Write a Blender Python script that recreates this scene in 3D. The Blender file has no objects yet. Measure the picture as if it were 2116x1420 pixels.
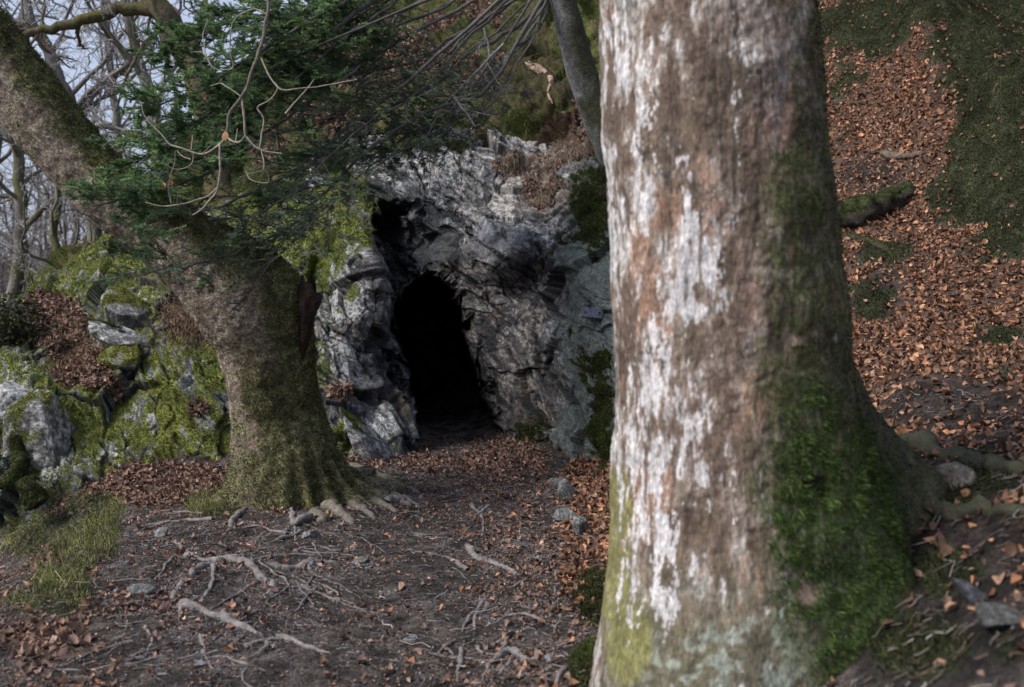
import bpy, bmesh, math, random
import numpy as np
SEED = 7
rng = np.random.default_rng(SEED)
random.seed(SEED)
F = 2076.0; CX = 1058.0; HZ = 601.0; EYE = 1.6      # pinhole: photograph pixels to world, camera at (0,0,1.6) looking along +Y
scene = bpy.context.scene
COL = scene.collection

def at(u, v, Y):
    u, v, Y = np.broadcast_arrays(np.asarray(u, float), np.asarray(v, float), np.asarray(Y, float))
    return np.stack([(u-CX)/F*Y, Y, EYE+(HZ-v)/F*Y], -1)
def proj(V):
    y = np.maximum(V[..., 1], .05)
    return CX+V[..., 0]/y*F, HZ-(V[..., 2]-EYE)/y*F
def sstep(a, b, x):
    t = np.clip((x-a)/(b-a), 0, 1); return t*t*(3-2*t)
def lerp(a, b, t): return a+(b-a)*t
def nrm(v): return v/np.maximum(np.linalg.norm(v, axis=-1, keepdims=True), 1e-9)

# ---------------------------------------------------------------- noise
def _h(ix, iy, iz, s):
    with np.errstate(over='ignore'):
        h = ix.astype(np.uint32)*np.uint32(374761393) + iy.astype(np.uint32)*np.uint32(668265263) + iz.astype(np.uint32)*np.uint32(2147483647) + np.uint32((s*974634777) & 0xffffffff)
        h = (h ^ (h >> np.uint32(13)))*np.uint32(1274126177)
        h = (h ^ (h >> np.uint32(16)))*np.uint32(2246822519)
        h = h ^ (h >> np.uint32(15))
    return h.astype(np.float64)/4294967295.0
def vnoise(P, s=0):
    f = np.floor(P); i = f.astype(np.int64); t = P-f; t = t*t*t*(t*(t*6-15)+10)
    r = 0
    for dx in (0, 1):
        wx = t[..., 0] if dx else 1-t[..., 0]
        for dy in (0, 1):
            wy = t[..., 1] if dy else 1-t[..., 1]
            for dz in (0, 1):
                wz = t[..., 2] if dz else 1-t[..., 2]
                r = r + wx*wy*wz*_h(i[..., 0]+dx, i[..., 1]+dy, i[..., 2]+dz, s)
    return r*2-1
def fbm(P, sc=1.0, o=4, s=0, g=.5, ridged=False):
    P = P*np.asarray(sc, float); a = 1; t = 0; r = 0
    for k in range(o):
        n = vnoise(P, s+k*17)
        if ridged: n = 1-2*np.abs(n)
        r = r+a*n; t += a; a *= g; P = P*2.03+11.7
    return r/t
def facets(P, sc, s=0, tilt=.7, offs=1.):
    """sharp blocky displacement: every Voronoi cell a plane of its own tilt"""
    Q = P*np.asarray(sc, float); i = np.floor(Q).astype(np.int64)
    best = np.full(Q.shape[:-1], 9.); second = best.copy(); val = np.zeros(Q.shape[:-1])
    for dx in (-1, 0, 1):
        for dy in (-1, 0, 1):
            for dz in (-1, 0, 1):
                a, b, c = i[..., 0]+dx, i[..., 1]+dy, i[..., 2]+dz
                fx, fy, fz = a+_h(a, b, c, s), b+_h(a, b, c, s+1), c+_h(a, b, c, s+2)
                d = (Q[..., 0]-fx)**2+(Q[..., 1]-fy)**2+(Q[..., 2]-fz)**2
                v = offs*(_h(a, b, c, s+3)-.5) + tilt*((_h(a, b, c, s+4)-.5)*(Q[..., 0]-fx)+(_h(a, b, c, s+5)-.5)*(Q[..., 1]-fy)+(_h(a, b, c, s+6)-.5)*(Q[..., 2]-fz))*2
                m = d < best
                second = np.where(m, best, np.minimum(second, d))
                val = np.where(m, v, val); best = np.where(m, d, best)
    return val, np.sqrt(second)-np.sqrt(best)
def rbf(ctrl, c):
    ctrl = np.asarray(ctrl, float); X, y = ctrl[:, :2], ctrl[:, 2]; n = len(X)
    ph = lambda A: np.sqrt(((A[:, None]-X[None])**2).sum(-1)+c*c)
    K = np.zeros((n+3, n+3)); K[:n, :n] = ph(X)
    K[:n, n] = 1; K[:n, n+1:] = X; K[n, :n] = 1; K[n+1:, :n] = X.T
    w = np.linalg.solve(K, np.r_[y, 0, 0, 0])
    def f(A):
        sh = A.shape[:-1]; A = A.reshape(-1, 2); r = np.empty(len(A))
        for k in range(0, len(A), 40000):
            B = A[k:k+40000]; r[k:k+40000] = ph(B)@w[:n]+w[n]+B@w[n+1:]
        return r.reshape(sh)
    return f
def blobs(U, V, lst):
    r = np.zeros_like(U)
    for b in lst:
        cx, cy, rx, ry = b[:4]; w = b[4] if len(b) > 4 else 1.
        r = np.maximum(r, w*np.exp(-(((U-cx)/rx)**2+((V-cy)/ry)**2)**1.5*.7))
    return r
def polysd(U, V, poly):
    p = np.asarray(poly, float); d = np.full(U.shape, 1e9); ins = np.zeros(U.shape, bool)
    for a, b in zip(p, np.roll(p, -1, 0)):
        e = b-a; t = np.clip(((U-a[0])*e[0]+(V-a[1])*e[1])/(e@e), 0, 1)
        d = np.minimum(d, np.hypot(U-a[0]-t*e[0], V-a[1]-t*e[1]))
        c = ((a[1] > V) != (b[1] > V)) & (U < (b[0]-a[0])*(V-a[1])/((b[1]-a[1]) or 1e-9)+a[0])
        ins ^= c
    return np.where(ins, -d, d)

# ---------------------------------------------------------------- meshes
def mesh(name, V, faces, mat, parent=None, col=None, smooth=True, attrs=None):
    me = bpy.data.meshes.new(name); V = np.asarray(V, np.float32).reshape(-1, 3)
    if not isinstance(faces, list): faces = [faces]
    faces = [np.asarray(f, np.int32) for f in faces if len(f)]
    me.vertices.add(len(V)); me.vertices.foreach_set('co', V.ravel())
    nl = sum(f.size for f in faces); npoly = sum(len(f) for f in faces)
    me.loops.add(nl); me.loops.foreach_set('vertex_index', np.concatenate([f.ravel() for f in faces]))
    tot = np.concatenate([np.full(len(f), f.shape[1], np.int32) for f in faces])
    me.polygons.add(npoly); me.polygons.foreach_set('loop_start', np.r_[0, np.cumsum(tot)[:-1]].astype(np.int32))
    me.polygons.foreach_set('loop_total', tot)
    me.polygons.foreach_set('use_smooth', np.full(npoly, smooth))
    if col is not None:
        c = np.ones((len(V), 4), np.float32); c[:, :3] = np.clip(np.asarray(col).reshape(-1, 3), 0, 1)
        me.color_attributes.new('Col', 'FLOAT_COLOR', 'POINT').data.foreach_set('color', c.ravel())
    for k, a in (attrs or {}).items():
        me.attributes.new(k, 'FLOAT', 'POINT').data.foreach_set('value', np.asarray(a, np.float32).ravel())
    me.update(); me.validate()
    o = bpy.data.objects.new(name, me); COL.objects.link(o); me.materials.append(mat)
    if parent: o.parent = parent
    return o
def tag(o, label=None, cat=None, group=None, kind=None):
    for k, v in (('label', label), ('category', cat), ('group', group), ('kind', kind)):
        if v: o[k] = v
    return o
def empty(name, label, cat, group=None):
    o = bpy.data.objects.new(name, None); COL.objects.link(o); o.empty_display_size = .2
    return tag(o, label, cat, group)
def settle(o, base):
    """puts a thing's own origin at its base, its children left where they are"""
    base = np.asarray(base, float); o.location = base.tolist()
    for c in o.children:
        c.location = (np.array(c.location)-base).tolist()
    return o
def gridf(nr, nc, wrap=False):
    i = np.arange(nr-1)[:, None]; j = np.arange(nc if wrap else nc-1)[None]; j2 = (j+1) % nc
    return np.stack(np.broadcast_arrays(i*nc+j, i*nc+j2, (i+1)*nc+j2, (i+1)*nc+j), -1).reshape(-1, 4)
def gridn(V):
    a = np.gradient(V, axis=0); b = np.gradient(V, axis=1); return nrm(np.cross(b, a))
def catmull(P, n):
    P = np.asarray(P, float); m = len(P); t = np.linspace(0, m-1, n); i = np.minimum(t.astype(int), m-2); f = (t-i)[:, None]
    Q = np.vstack([2*P[0]-P[1], P, 2*P[-1]-P[-2]]); a, b, c, d = Q[i], Q[i+1], Q[i+2], Q[i+3]
    return .5*(2*b+(c-a)*f+(2*a-5*b+4*c-d)*f**2+(3*b-a-3*c+d)*f**3)
def tubes(P, R, sides=6, cap=True):
    """batch of tubes: P (B,N,3), R (B,N)"""
    P = np.asarray(P, float); R = np.asarray(R, float); B, N = P.shape[:2]
    T = nrm(np.gradient(P, axis=1)); mean = nrm(P[:, -1]-P[:, 0])
    ref = nrm(np.cross(mean, np.where(np.abs(mean[:, 2:3]) < .8, [[0, 0, 1.]], [[1., 0, 0]])))[:, None]
    n = nrm(ref-(ref*T).sum(-1, keepdims=True)*T); b = np.cross(T, n)
    a = np.linspace(0, 2*math.pi, sides, endpoint=False)
    V = P[:, :, None]+R[:, :, None, None]*(np.cos(a)[:, None]*n[:, :, None]+np.sin(a)[:, None]*b[:, :, None])
    f = gridf(N, sides, True)[None]+(np.arange(B)*N*sides)[:, None, None]
    return V.reshape(-1, 3), f.reshape(-1, 4)
def join(parts):
    """joins [(V, F, C)] of equal face size"""
    Vs, Fs, Cs, k = [], [], [], 0
    for V, f, c in parts:
        Vs.append(V); Fs.append(f+k); Cs.append(np.broadcast_to(c, V.shape)); k += len(V)
    return np.concatenate(Vs), np.concatenate(Fs), np.concatenate(Cs)
def sample(V, quads, w, n, seed=0):
    """n points on a quad mesh, density proportional to area times vertex weight"""
    r = np.random.default_rng(seed); A, B, C, D = (V[quads[:, k]] for k in range(4))
    nn = np.cross(C-A, D-B); ar = np.linalg.norm(nn, axis=1)*w[quads].mean(1)
    if ar.sum() <= 0: return np.zeros((0, 3)), np.zeros((0, 3)), np.zeros(0, int)
    i = np.searchsorted(np.cumsum(ar)/ar.sum(), r.random(n)); i = np.minimum(i, len(quads)-1)
    s, t = r.random((2, n, 1))
    p = (A[i]*(1-s)+B[i]*s)*(1-t)+(D[i]*(1-s)+C[i]*s)*t
    N = nrm(nn[i])
    return p, N, quads[i, 0]
def perp(N, r):
    v = r.normal(size=N.shape); return nrm(v-(v*N).sum(-1, keepdims=True)*N)
def blades(p, N, L, W, lean, col, seed=0, droop=0.):
    """one small bent blade for every point"""
    r = np.random.default_rng(seed); n = len(p); s = perp(N, r); L = np.broadcast_to(L, n)[:, None]*r.uniform(.5, 1.3, (n, 1))
    W = np.broadcast_to(W, n)[:, None]*r.uniform(.7, 1.3, (n, 1))
    d = nrm(N+lean*r.normal(size=(n, 3))); m = p+d*L*.55; e = m+nrm(d+lean*.8*r.normal(size=(n, 3))+[0, 0, -droop])*L*.5
    b = p-N*L*.15
    V = np.stack([b-s*W/2, b+s*W/2, m+s*W*.4, m-s*W*.4, e], 1)
    k = (np.arange(n)*5)[:, None]
    c = np.repeat(col[:, None], 5, 1)*np.array([.7, .7, 1, 1, 1.15])[None, :, None]
    return V.reshape(-1, 3), [np.c_[k, k+1, k+2, k+3], np.c_[k+3, k+2, k+4]], c.reshape(-1, 3)
LEAF = np.array([(0, 0), (.30, .36), (.30, -.36), (.36, 0), (.68, .34), (.68, -.34), (.70, 0), (1, 0)], float)
def leaves(p, N, size, col, tilt=.5, seed=0, curl=1.0):
    r = np.random.default_rng(seed); n = len(p); N = nrm(N+tilt*r.normal(size=(n, 3))); X = perp(N, r); Yv = np.cross(N, X)
    s = np.broadcast_to(size, n)*r.uniform(.35, 1.25, n); wd = r.uniform(.55, 1.05, n); fold = r.normal(.4, .7, n)*curl; cu = r.normal(.2, .8, n)*curl; tw = r.normal(0, .8, n)*curl
    lx, ly = LEAF[:, 0][None], LEAF[:, 1][None]*wd[:, None]
    lx = lx+r.normal(0, .035, (n, 8)); ly = ly*(1+r.normal(0, .15, (n, 8)))
    lz = fold[:, None]*np.abs(ly)+cu[:, None]*(lx-.5)**2*2+tw[:, None]*(lx-.5)*ly*2+r.normal(0, .03, (n, 8))
    V = p[:, None]+s[:, None, None]*((lx-.5)[..., None]*X[:, None]+ly[..., None]*Yv[:, None]+(lz+.06)[..., None]*N[:, None])
    k = (np.arange(n)*8)[:, None]
    T = np.concatenate([k+np.array([[0, 3, 1]]), k+np.array([[0, 2, 3]]), k+np.array([[4, 6, 7]]), k+np.array([[6, 5, 7]])]); Q = np.concatenate([k+np.array([[1, 3, 6, 4]]), k+np.array([[3, 2, 5, 6]])])
    c = np.repeat(col[:, None], 8, 1)*r.uniform(.75, 1.2, (n, 8, 1)); c[:, [3, 6]] *= .82
    return V.reshape(-1, 3), [Q, T], c.reshape(-1, 3)
def pick(pal, n, seed=0, var=.25):
    r = np.random.default_rng(seed); pal = np.asarray(pal, float)
    return pal[r.integers(0, len(pal), n)]*np.exp(r.normal(0, var, (n, 1)))

# ---------------------------------------------------------------- materials
def mat(name, rough=.9, mott=((9, .5), (60, .5)), bump=((40, .5, .02), (160, .5, .006)), attr=True, base=(.1, .1, .1), spec=.25, stretch=(1, 1, 1), trans=0., crack=0.):
    m = bpy.data.materials.new(name); m.use_nodes = True; nt = m.node_tree; N = nt.nodes; Lk = nt.links
    bs = N['Principled BSDF']; bs.inputs['Roughness'].default_value = rough; bs.inputs['Specular IOR Level'].default_value = spec
    tc = N.new('ShaderNodeTexCoord'); mp = N.new('ShaderNodeMapping'); mp.inputs['Scale'].default_value = stretch; Lk.new(tc.outputs['Object'], mp.inputs['Vector'])
    if attr:
        a = N.new('ShaderNodeVertexColor'); a.layer_name = 'Col'; c = a.outputs['Color']
    else:
        a = N.new('ShaderNodeRGB'); a.outputs[0].default_value = (*base, 1); c = a.outputs[0]
    for sc, amt in mott:
        n = N.new('ShaderNodeTexNoise'); n.inputs['Scale'].default_value = sc; n.inputs['Detail'].default_value = 5; n.inputs['Roughness'].default_value = .65
        Lk.new(mp.outputs[0], n.inputs['Vector'])
        mr = N.new('ShaderNodeMapRange'); mr.inputs['From Min'].default_value = .36; mr.inputs['From Max'].default_value = .64; mr.inputs['To Min'].default_value = 1-amt; mr.inputs['To Max'].default_value = 1+amt
        Lk.new(n.outputs['Fac'], mr.inputs['Value'])
        mx = N.new('ShaderNodeMix'); mx.data_type = 'RGBA'; mx.blend_type = 'MULTIPLY'; mx.inputs['Factor'].default_value = 1
        Lk.new(c, mx.inputs[6]); Lk.new(mr.outputs[0], mx.inputs[7]); c = mx.outputs[2]
    h = None
    if crack:
        v = N.new('ShaderNodeTexVoronoi'); v.feature = 'DISTANCE_TO_EDGE'; v.inputs['Scale'].default_value = crack
        wn = N.new('ShaderNodeTexNoise'); wn.inputs['Scale'].default_value = crack*.7; wn.inputs['Detail'].default_value = 4
        va = N.new('ShaderNodeMixRGB'); va.inputs['Fac'].default_value = .25
        Lk.new(mp.outputs[0], wn.inputs['Vector']); Lk.new(mp.outputs[0], va.inputs['Color1']); Lk.new(wn.outputs['Color'], va.inputs['Color2']); Lk.new(va.outputs[0], v.inputs['Vector'])
        mr = N.new('ShaderNodeMapRange'); mr.inputs['From Max'].default_value = .05; mr.inputs['To Min'].default_value = .45; Lk.new(v.outputs['Distance'], mr.inputs['Value'])
        mx = N.new('ShaderNodeMix'); mx.data_type = 'RGBA'; mx.blend_type = 'MULTIPLY'; mx.inputs['Factor'].default_value = .7
        Lk.new(c, mx.inputs[6]); Lk.new(mr.outputs[0], mx.inputs[7]); c = mx.outputs[2]
    Lk.new(c, bs.inputs['Base Color'])
    nb = None
    for sc, st, dist in bump:
        n = N.new('ShaderNodeTexNoise'); n.inputs['Scale'].default_value = sc; n.inputs['Detail'].default_value = 6; n.inputs['Roughness'].default_value = .6
        Lk.new(mp.outputs[0], n.inputs['Vector'])
        b = N.new('ShaderNodeBump'); b.inputs['Strength'].default_value = st; b.inputs['Distance'].default_value = dist
        Lk.new(n.outputs['Fac'], b.inputs['Height'])
        if nb: Lk.new(nb.outputs[0], b.inputs['Normal'])
        nb = b
    if nb: Lk.new(nb.outputs[0], bs.inputs['Normal'])
    if trans:
        t = N.new('ShaderNodeBsdfTranslucent'); Lk.new(c, t.inputs['Color']); ms = N.new('ShaderNodeMixShader'); ms.inputs[0].default_value = trans
        Lk.new(bs.outputs[0], ms.inputs[1]); Lk.new(t.outputs[0], ms.inputs[2]); Lk.new(ms.outputs[0], N['Material Output'].inputs['Surface'])
    return m
M_ROCK = mat('rock_material', .85, ((14, .3), (60, .45), (180, .4)), ((18, .7, .05), (60, .8, .02), (200, .6, .006)), crack=0)
M_SOIL = mat('soil_material', .95, ((6, .3), (45, .5), (150, .6)), ((30, .7, .03), (120, .9, .012)), spec=.15)
M_BARK = mat('bark_material', .9, ((20, .3), (80, .5), (200, .5)), ((25, .6, .02), (90, .9, .012), (220, .7, .004)), spec=.2)
M_SMOOTHBARK = mat('smooth_bark_material', .85, ((12, .15), (60, .3), (160, .35)), ((30, .4, .01), (110, .7, .006)), spec=.25, stretch=(1, 1, .35))
M_ROOT = mat('root_material', .8, ((20, .35), (120, .35)), ((40, .6, .01), (200, .5, .004)), spec=.3)
M_TWIG = mat('twig_material', .85, ((30, .3),), ((80, .5, .004),), spec=.2)
M_LEAF = mat('dry_leaf_material', .75, ((40, .25),), (), spec=.3, trans=.12)
M_MOSS = mat('moss_material', .95, ((5, .35),), (), spec=.1, trans=.2)
M_NEEDLE = mat('needle_material', .6, ((3, .3),), (), spec=.35, trans=.42)
M_METAL = mat('weathered_metal_material', .5, ((40, .4), (150, .3)), ((150, .4, .002),), attr=False, base=(.13, .145, .19), spec=.5)
M_METALDARK = mat('rusted_metal_material', .7, ((60, .4),), ((150, .4, .002),), attr=False, base=(.03, .022, .02))

MOSS_Y = [(.19, .205, .040), (.14, .16, .034), (.235, .225, .06), (.09, .11, .026), (.14, .125, .055)]
MOSS_G = [(.050, .068, .016), (.036, .05, .013), (.065, .08, .022), (.028, .037, .012), (.06, .055, .025)]
MOSS_D = [(.032, .038, .014), (.045, .048, .018), (.025, .03, .012), (.055, .048, .025)]
LEAF_O = [(.09, .05, .032), (.15, .085, .055), (.31, .145, .075), (.24, .11, .06), (.37, .19, .105), (.17, .085, .05), (.28, .16, .10), (.11, .06, .04)]
LEAF_P = [(.20, .12, .09), (.15, .09, .07), (.26, .17, .13), (.11, .07, .06), (.22, .12, .08)]

# ================================================================= GROUND
GC = [(-3, 3.5, -.05), (-1.5, 3.5, 0), (0, 3.5, 0), (.35, 3.6, .08), (-3, 2, -.1), (0, 1.5, -.05), (0, -1, -.05), (-4, -1, -.3), (4, -1, .6), (0, -8, -.2), (-10, -8, -1), (10, -8, 1.5),
      (-2.1, 4.2, 0), (-2.4, 4.9, .05), (-1, 5, 0), (.2, 5, .02), (-2.6, 6.1, 0), (-1.5, 6.5, 0), (0, 6.5, 0), (-2.2, 7.2, .0), (-1, 7.6, .02), (.1, 8, .02),
      (-3.07, 8.4, -.02), (-3.9, 8.6, -.12), (-2.0, 8.6, .05), (-1.1, 9.4, .06), (-.5, 10.4, .0), (.3, 9.6, .06), (.05, 10.8, .1), (-.6, 13, .05), (-.6, 18, .1), (-4, 12, .3), (-2.5, 12, .2),
      (-3.5, 7, -.45), (-3.3, 6, -.3), (-4.5, 7.5, -1.2), (-5.2, 8.6, -1.5), (-7, 11, -1.9), (-12, 16, -2.2), (-15, 40, -2), (-30, 20, -3), (-40, 60, -2), (-3.4, 5, -.25), (-6, 3, -1.2),
      (.48, 5.8, .07), (.6, 7.8, .10), (.9, 9.2, .12), (.32, 4.6, .05), (.42, 3.7, .16), (.9, 4.6, .28), (1.5, 6, .52), (1.4, 7.5, .5), (1.6, 9, .7),
      (2.43, 6, 1.08), (3.04, 6, 1.12), (2.7, 7, 1.3), (3.03, 9.5, 2.29), (3.9, 9.5, 2.32), (3.75, 7.5, 1.62), (4.15, 13, 4.74), (6.5, 13, 4.8), (1.95, 4.8, .91), (2.4, 4.8, .93),
      (1.63, 3.6, .77), (1.5, 3, .73), (1.2, 2.4, .66), (1.05, 2.7, .54), (1.2, 2.0, .55), (.9, 2.9, .36), (.6, 2.8, .2), (5.4, 17, 8.1), (9, 17, 8.3), (4, 4, 1.5), (8, 8, 3.6), (12, 14, 7.5), (6, 24, 12), (20, 20, 13), (6, 40, 17), (30, 60, 22), (0, 40, 12), (0, 26, 3)]
ground_z0 = rbf(GC, .5)
LUMPS = [(2.55, 6.5, .5, .12), (2.35, 8.2, .5, .15), (3.3, 8.0, .4, .1)]
def ground_z(x, y):
    x = np.asarray(x, float); y = np.asarray(y, float); A = np.stack(np.broadcast_arrays(x, y), -1)
    z = ground_z0(A); P = np.concatenate([A, np.zeros_like(A[..., :1])], -1)
    bk_ = np.exp(-((A[..., 0]-5.0)/.8)**4-((A[..., 1]-10.2)/1.3)**2)+.7*np.exp(-((A[..., 0]-5.6)/1.0)**2-((A[..., 1]-12.8)/1.2)**2)
    z = z+bk_*(.75+.8*fbm(P, 1.6, 4, 23))
    z = z+.05*fbm(P, 1.6, 3, 3)+.018*fbm(P, 7, 3, 5)+sstep(1, 2.4, A[..., 0])*(.10*fbm(P, 1.1, 3, 9)+.05*np.abs(fbm(P, 3, 2, 19)))
    return z
def axis(lo, hi, a, b, step, grow=1.06):
    core = list(np.arange(a, b, step)); s = step; x = core[-1]
    while x < hi: s *= grow; x += s; core.append(x)
    s = step; x = a; pre = []
    while x > lo: s *= grow; x -= s; pre.append(x)
    return np.array(pre[::-1]+core)
gx = axis(-60, 60, -3.6, 4.2, .018); gy = axis(-14, 95, 2.2, 12.5, .02)
GX, GY = np.meshgrid(gx, gy)
GZ = ground_z(GX, GY)
GP = np.stack([GX, GY, GZ], -1)
GZ = GZ+.006*fbm(GP, 38, 2, 33)*(np.abs(GX) < 6)
GV = np.stack([GX, GY, GZ], -1); GU, GVv = proj(GV)
n1 = fbm(GP*[1, 1, 0], 2.2, 4, 41); n2 = fbm(GP*[1, 1, 0], 9, 3, 47); n3 = fbm(GP*[1, 1, 0], 30, 2, 51)
# leaf cover
slope_r = sstep(.15, .5, GX-.28-.12*n1+.0*GY)*sstep(3.9, 4.8, GY)+sstep(1.2, 1.7, GX+.1*n1)
slope_r = np.clip(slope_r, 0, 1)
bareR = blobs(GU, GVv, [(2010, 1150, 170, 140), (1950, 1330, 200, 120), (2080, 950, 100, 120, .9), (1960, 840, 170, 60), (2000, 960, 140, 60), (1800, 360, 90, 40, .7), (1830, 590, 60, 60, .6)])*(GX > 1)
mossR = blobs(GU, GVv, [(1760, 60, 160, 70), (2060, 60, 150, 170), (2075, 330, 110, 220), (2030, 200, 70, 90), (1990, 90, 80, 70), (1760, 180, 60, 60, .7), (1990, 420, 80, 60), (1820, 520, 70, 30, .8), (1800, 620, 60, 60, .7), (2060, 690, 60, 30, .8), (2040, 770, 80, 20, .6), (2040, 980, 100, 50, .95), (1990, 1020, 70, 40, .9), (1950, 1180, 90, 60, .8), (1900, 1330, 110, 70, .9), (2080, 1330, 60, 50, .6), (1740, 250, 40, 60, .5), (1900, 20, 200, 40), (2000, 140, 60, 90, .8)])*(GX > .9)
mossR = sstep(.40, .62, mossR*.9+.32*n1+.28*n2+.1*n3)
mossL = blobs(GU, GVv, [(440, 1045, 60, 25), (170, 1110, 70, 60), (130, 1220, 60, 60), (60, 1250, 50, 30, .6), (1235, 1230, 40, 60), (1250, 1380, 70, 60), (190, 1060, 60, 40), (60, 1060, 60, 90), (1260, 960, 30, 40, .6)])*(GX < 1)
mossL = sstep(.35, .6, mossL+.25*n1+.15*n2)
leafL = blobs(GU, GVv, [(330, 1000, 150, 45), (120, 1020, 90, 40), (1060, 935, 60, 25), (1040, 960, 90, 30), (880, 960, 70, 25, .6), (90, 1320, 120, 60, .6), (150, 1260, 60, 50, .5), (110, 1180, 60, 60, .5), (1220, 1120, 60, 140), (1230, 1010, 60, 60), (760, 960, 40, 20, .7)])*(GX < 1.2)
leafw = np.clip(sstep(.25, .6, leafL+.2*n2)+slope_r*(1-.85*bareR), 0, 1)*(1-np.maximum(.97*mossR, .8*mossL))
soil = lerp(np.array([.042, .036, .034]), np.array([.13, .108, .098]), sstep(-.4, .5, n2+.4*n3)[..., None])
soil = lerp(soil, np.array([.145, .14, .16]), (sstep(.15, .5, n1*.6+n2*.7)*.6*sstep(-.6, -1.3, GX+.3*n1))[..., None])
gc = lerp(soil, np.array([.10, .056, .036])*(1+.5*n3[..., None]), leafw[..., None]*.8)
gc = gc*(1-.55*sstep(.3, .8, bareR)[..., None])
mossA = np.maximum(mossR, mossL)
gc = lerp(gc, np.array([.026, .033, .011])*(1+.7*n2[..., None]+.4*n3[..., None]), mossA[..., None]*.85)
far = sstep(14, 25, np.hypot(GX, GY))
gc = lerp(gc, np.array([.07, .055, .035])*(1+.4*n1[..., None]), far[..., None]*.8)
GF = gridf(*GX.shape)
ground = tag(mesh('ground', GV, GF, M_SOIL, col=gc), kind='structure')
GVf = GV.reshape(-1, 3); GUf, GVf_v = proj(GVf)
inview = ((GUf > -120) & (GUf < 2240) & (GVf_v > -120) & (GVf_v < 1520) & (GVf[:, 1] > 1.9) & (GVf[:, 1] < 22)).astype(float)

# ================================================================= ROCK SHEETS
def warp_rock(V, amp, s, strata=35, mask=1.0, fine=1.0, lay=1.0):
    """blocky, layered relief along the surface normal"""
    N = gridn(V); N = np.where(N[..., 1:2] > 0, -N, N)
    a = math.radians(strata); x, y, z = V[..., 0], V[..., 1], V[..., 2]
    Q = np.stack([x*math.cos(a)-z*math.sin(a), y, x*math.sin(a)+z*math.cos(a)], -1)
    W = Q+.10*np.stack([fbm(Q, 2.5, 3, s+90), fbm(Q, 2.5, 3, s+91), fbm(Q, 2.5, 3, s+92)], -1)
    f1, e1 = facets(W, (1.1, 1.4, 1.9), s, 1.1, .6); f2, e2 = facets(W, (2.6, 3.5, 5.5), s+10, 1.0, .5); f3, e3 = facets(W, (7, 9, 17), s+20, .9, .6)
    ph1 = Q[..., 2]*4.2+1.5*fbm(Q, (.9, .9, 1.5), 3, s+50)+.25*f2; ph2 = Q[..., 2]*15+1.6*fbm(Q, (2.2, 2.2, 4), 3, s+51)+.5*f3
    sw = lambda p: np.where((p % 1) < .88, (p % 1)/.88, (1-(p % 1))/.12)
    k1 = lambda p, q: _h(np.floor(p).astype(np.int64), np.floor(q).astype(np.int64), np.floor(q).astype(np.int64), s+5)
    a1 = sstep(-.25, .35, fbm(Q, (1.1, 1.1, 3.), 3, s+52)); a2 = sstep(-.2, .35, fbm(Q, (2.5, 2.5, 7), 3, s+53))
    s1 = sw(ph1)*a1*(.4+.9*k1(ph1, W[..., 0]*1.3)); s2 = sw(ph2)*a2*(.3+1.0*k1(ph2, W[..., 0]*4))
    d = amp*(f1+.42*f2+.13*f3*fine)-lay*(.34*amp*s1+.10*amp*s2*fine)+.10*amp*fbm(Q, (5, 6, 9), 4, s+30)+.035*amp*fbm(Q, (30, 30, 50), 3, s+31)*fine
    crev = np.minimum(sstep(0, .05, e1), sstep(0, .07, e2)*.5+.5)
    edge1 = ((ph1 % 1) > .84)*a1; edge2 = ((ph2 % 1) > .8)*a2
    d = d-(1-crev)*.14*amp
    crev = crev*(1-.55*edge1)*(1-.4*edge2)
    V2 = V+N*(d*mask)[..., None]
    return V2, crev, e3, (f1, f2, f3), Q

def rock_colour(V, Q, crev, f, s, warm=0.):
    f1, f2, f3 = f
    t = fbm(Q, (3, 4, 6), 4, s+40); t2 = fbm(Q, (10, 12, 26), 4, s+41); t3 = fbm(Q, 45, 3, s+42)
    c = lerp(np.array([.040, .043, .050]), np.array([.185, .184, .188]), sstep(-.5, .6, t*.7+t2*.8+f2*.5)[..., None])
    c = lerp(c, np.array([.145, .105, .075]), (sstep(.05, .5, fbm(Q, 2.2, 3, s+43)+.4*t2)*.6)[..., None])
    fl = sstep(.20, .32, fbm(Q, (9, 9, 15), 4, s+44, .6)+.2*t3)*sstep(-.45, .25, t+.3*t2)
    c = lerp(c, np.array([.42, .42, .42]), (fl*.72)[..., None])
    c = c*(1+.35*t3[..., None])
    c = c*(.30+.70*crev[..., None])
    return c, t, t2, t3

def moss_on(c, m, V, pal, s):
    k = fbm(V, 3.0, 3, s)
    mc = lerp(np.array(pal[1]), np.array(pal[2]), sstep(-.5, .6, k+.5*fbm(V, 14, 3, s+1))[..., None])
    return lerp(c, mc, m[..., None])

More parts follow.
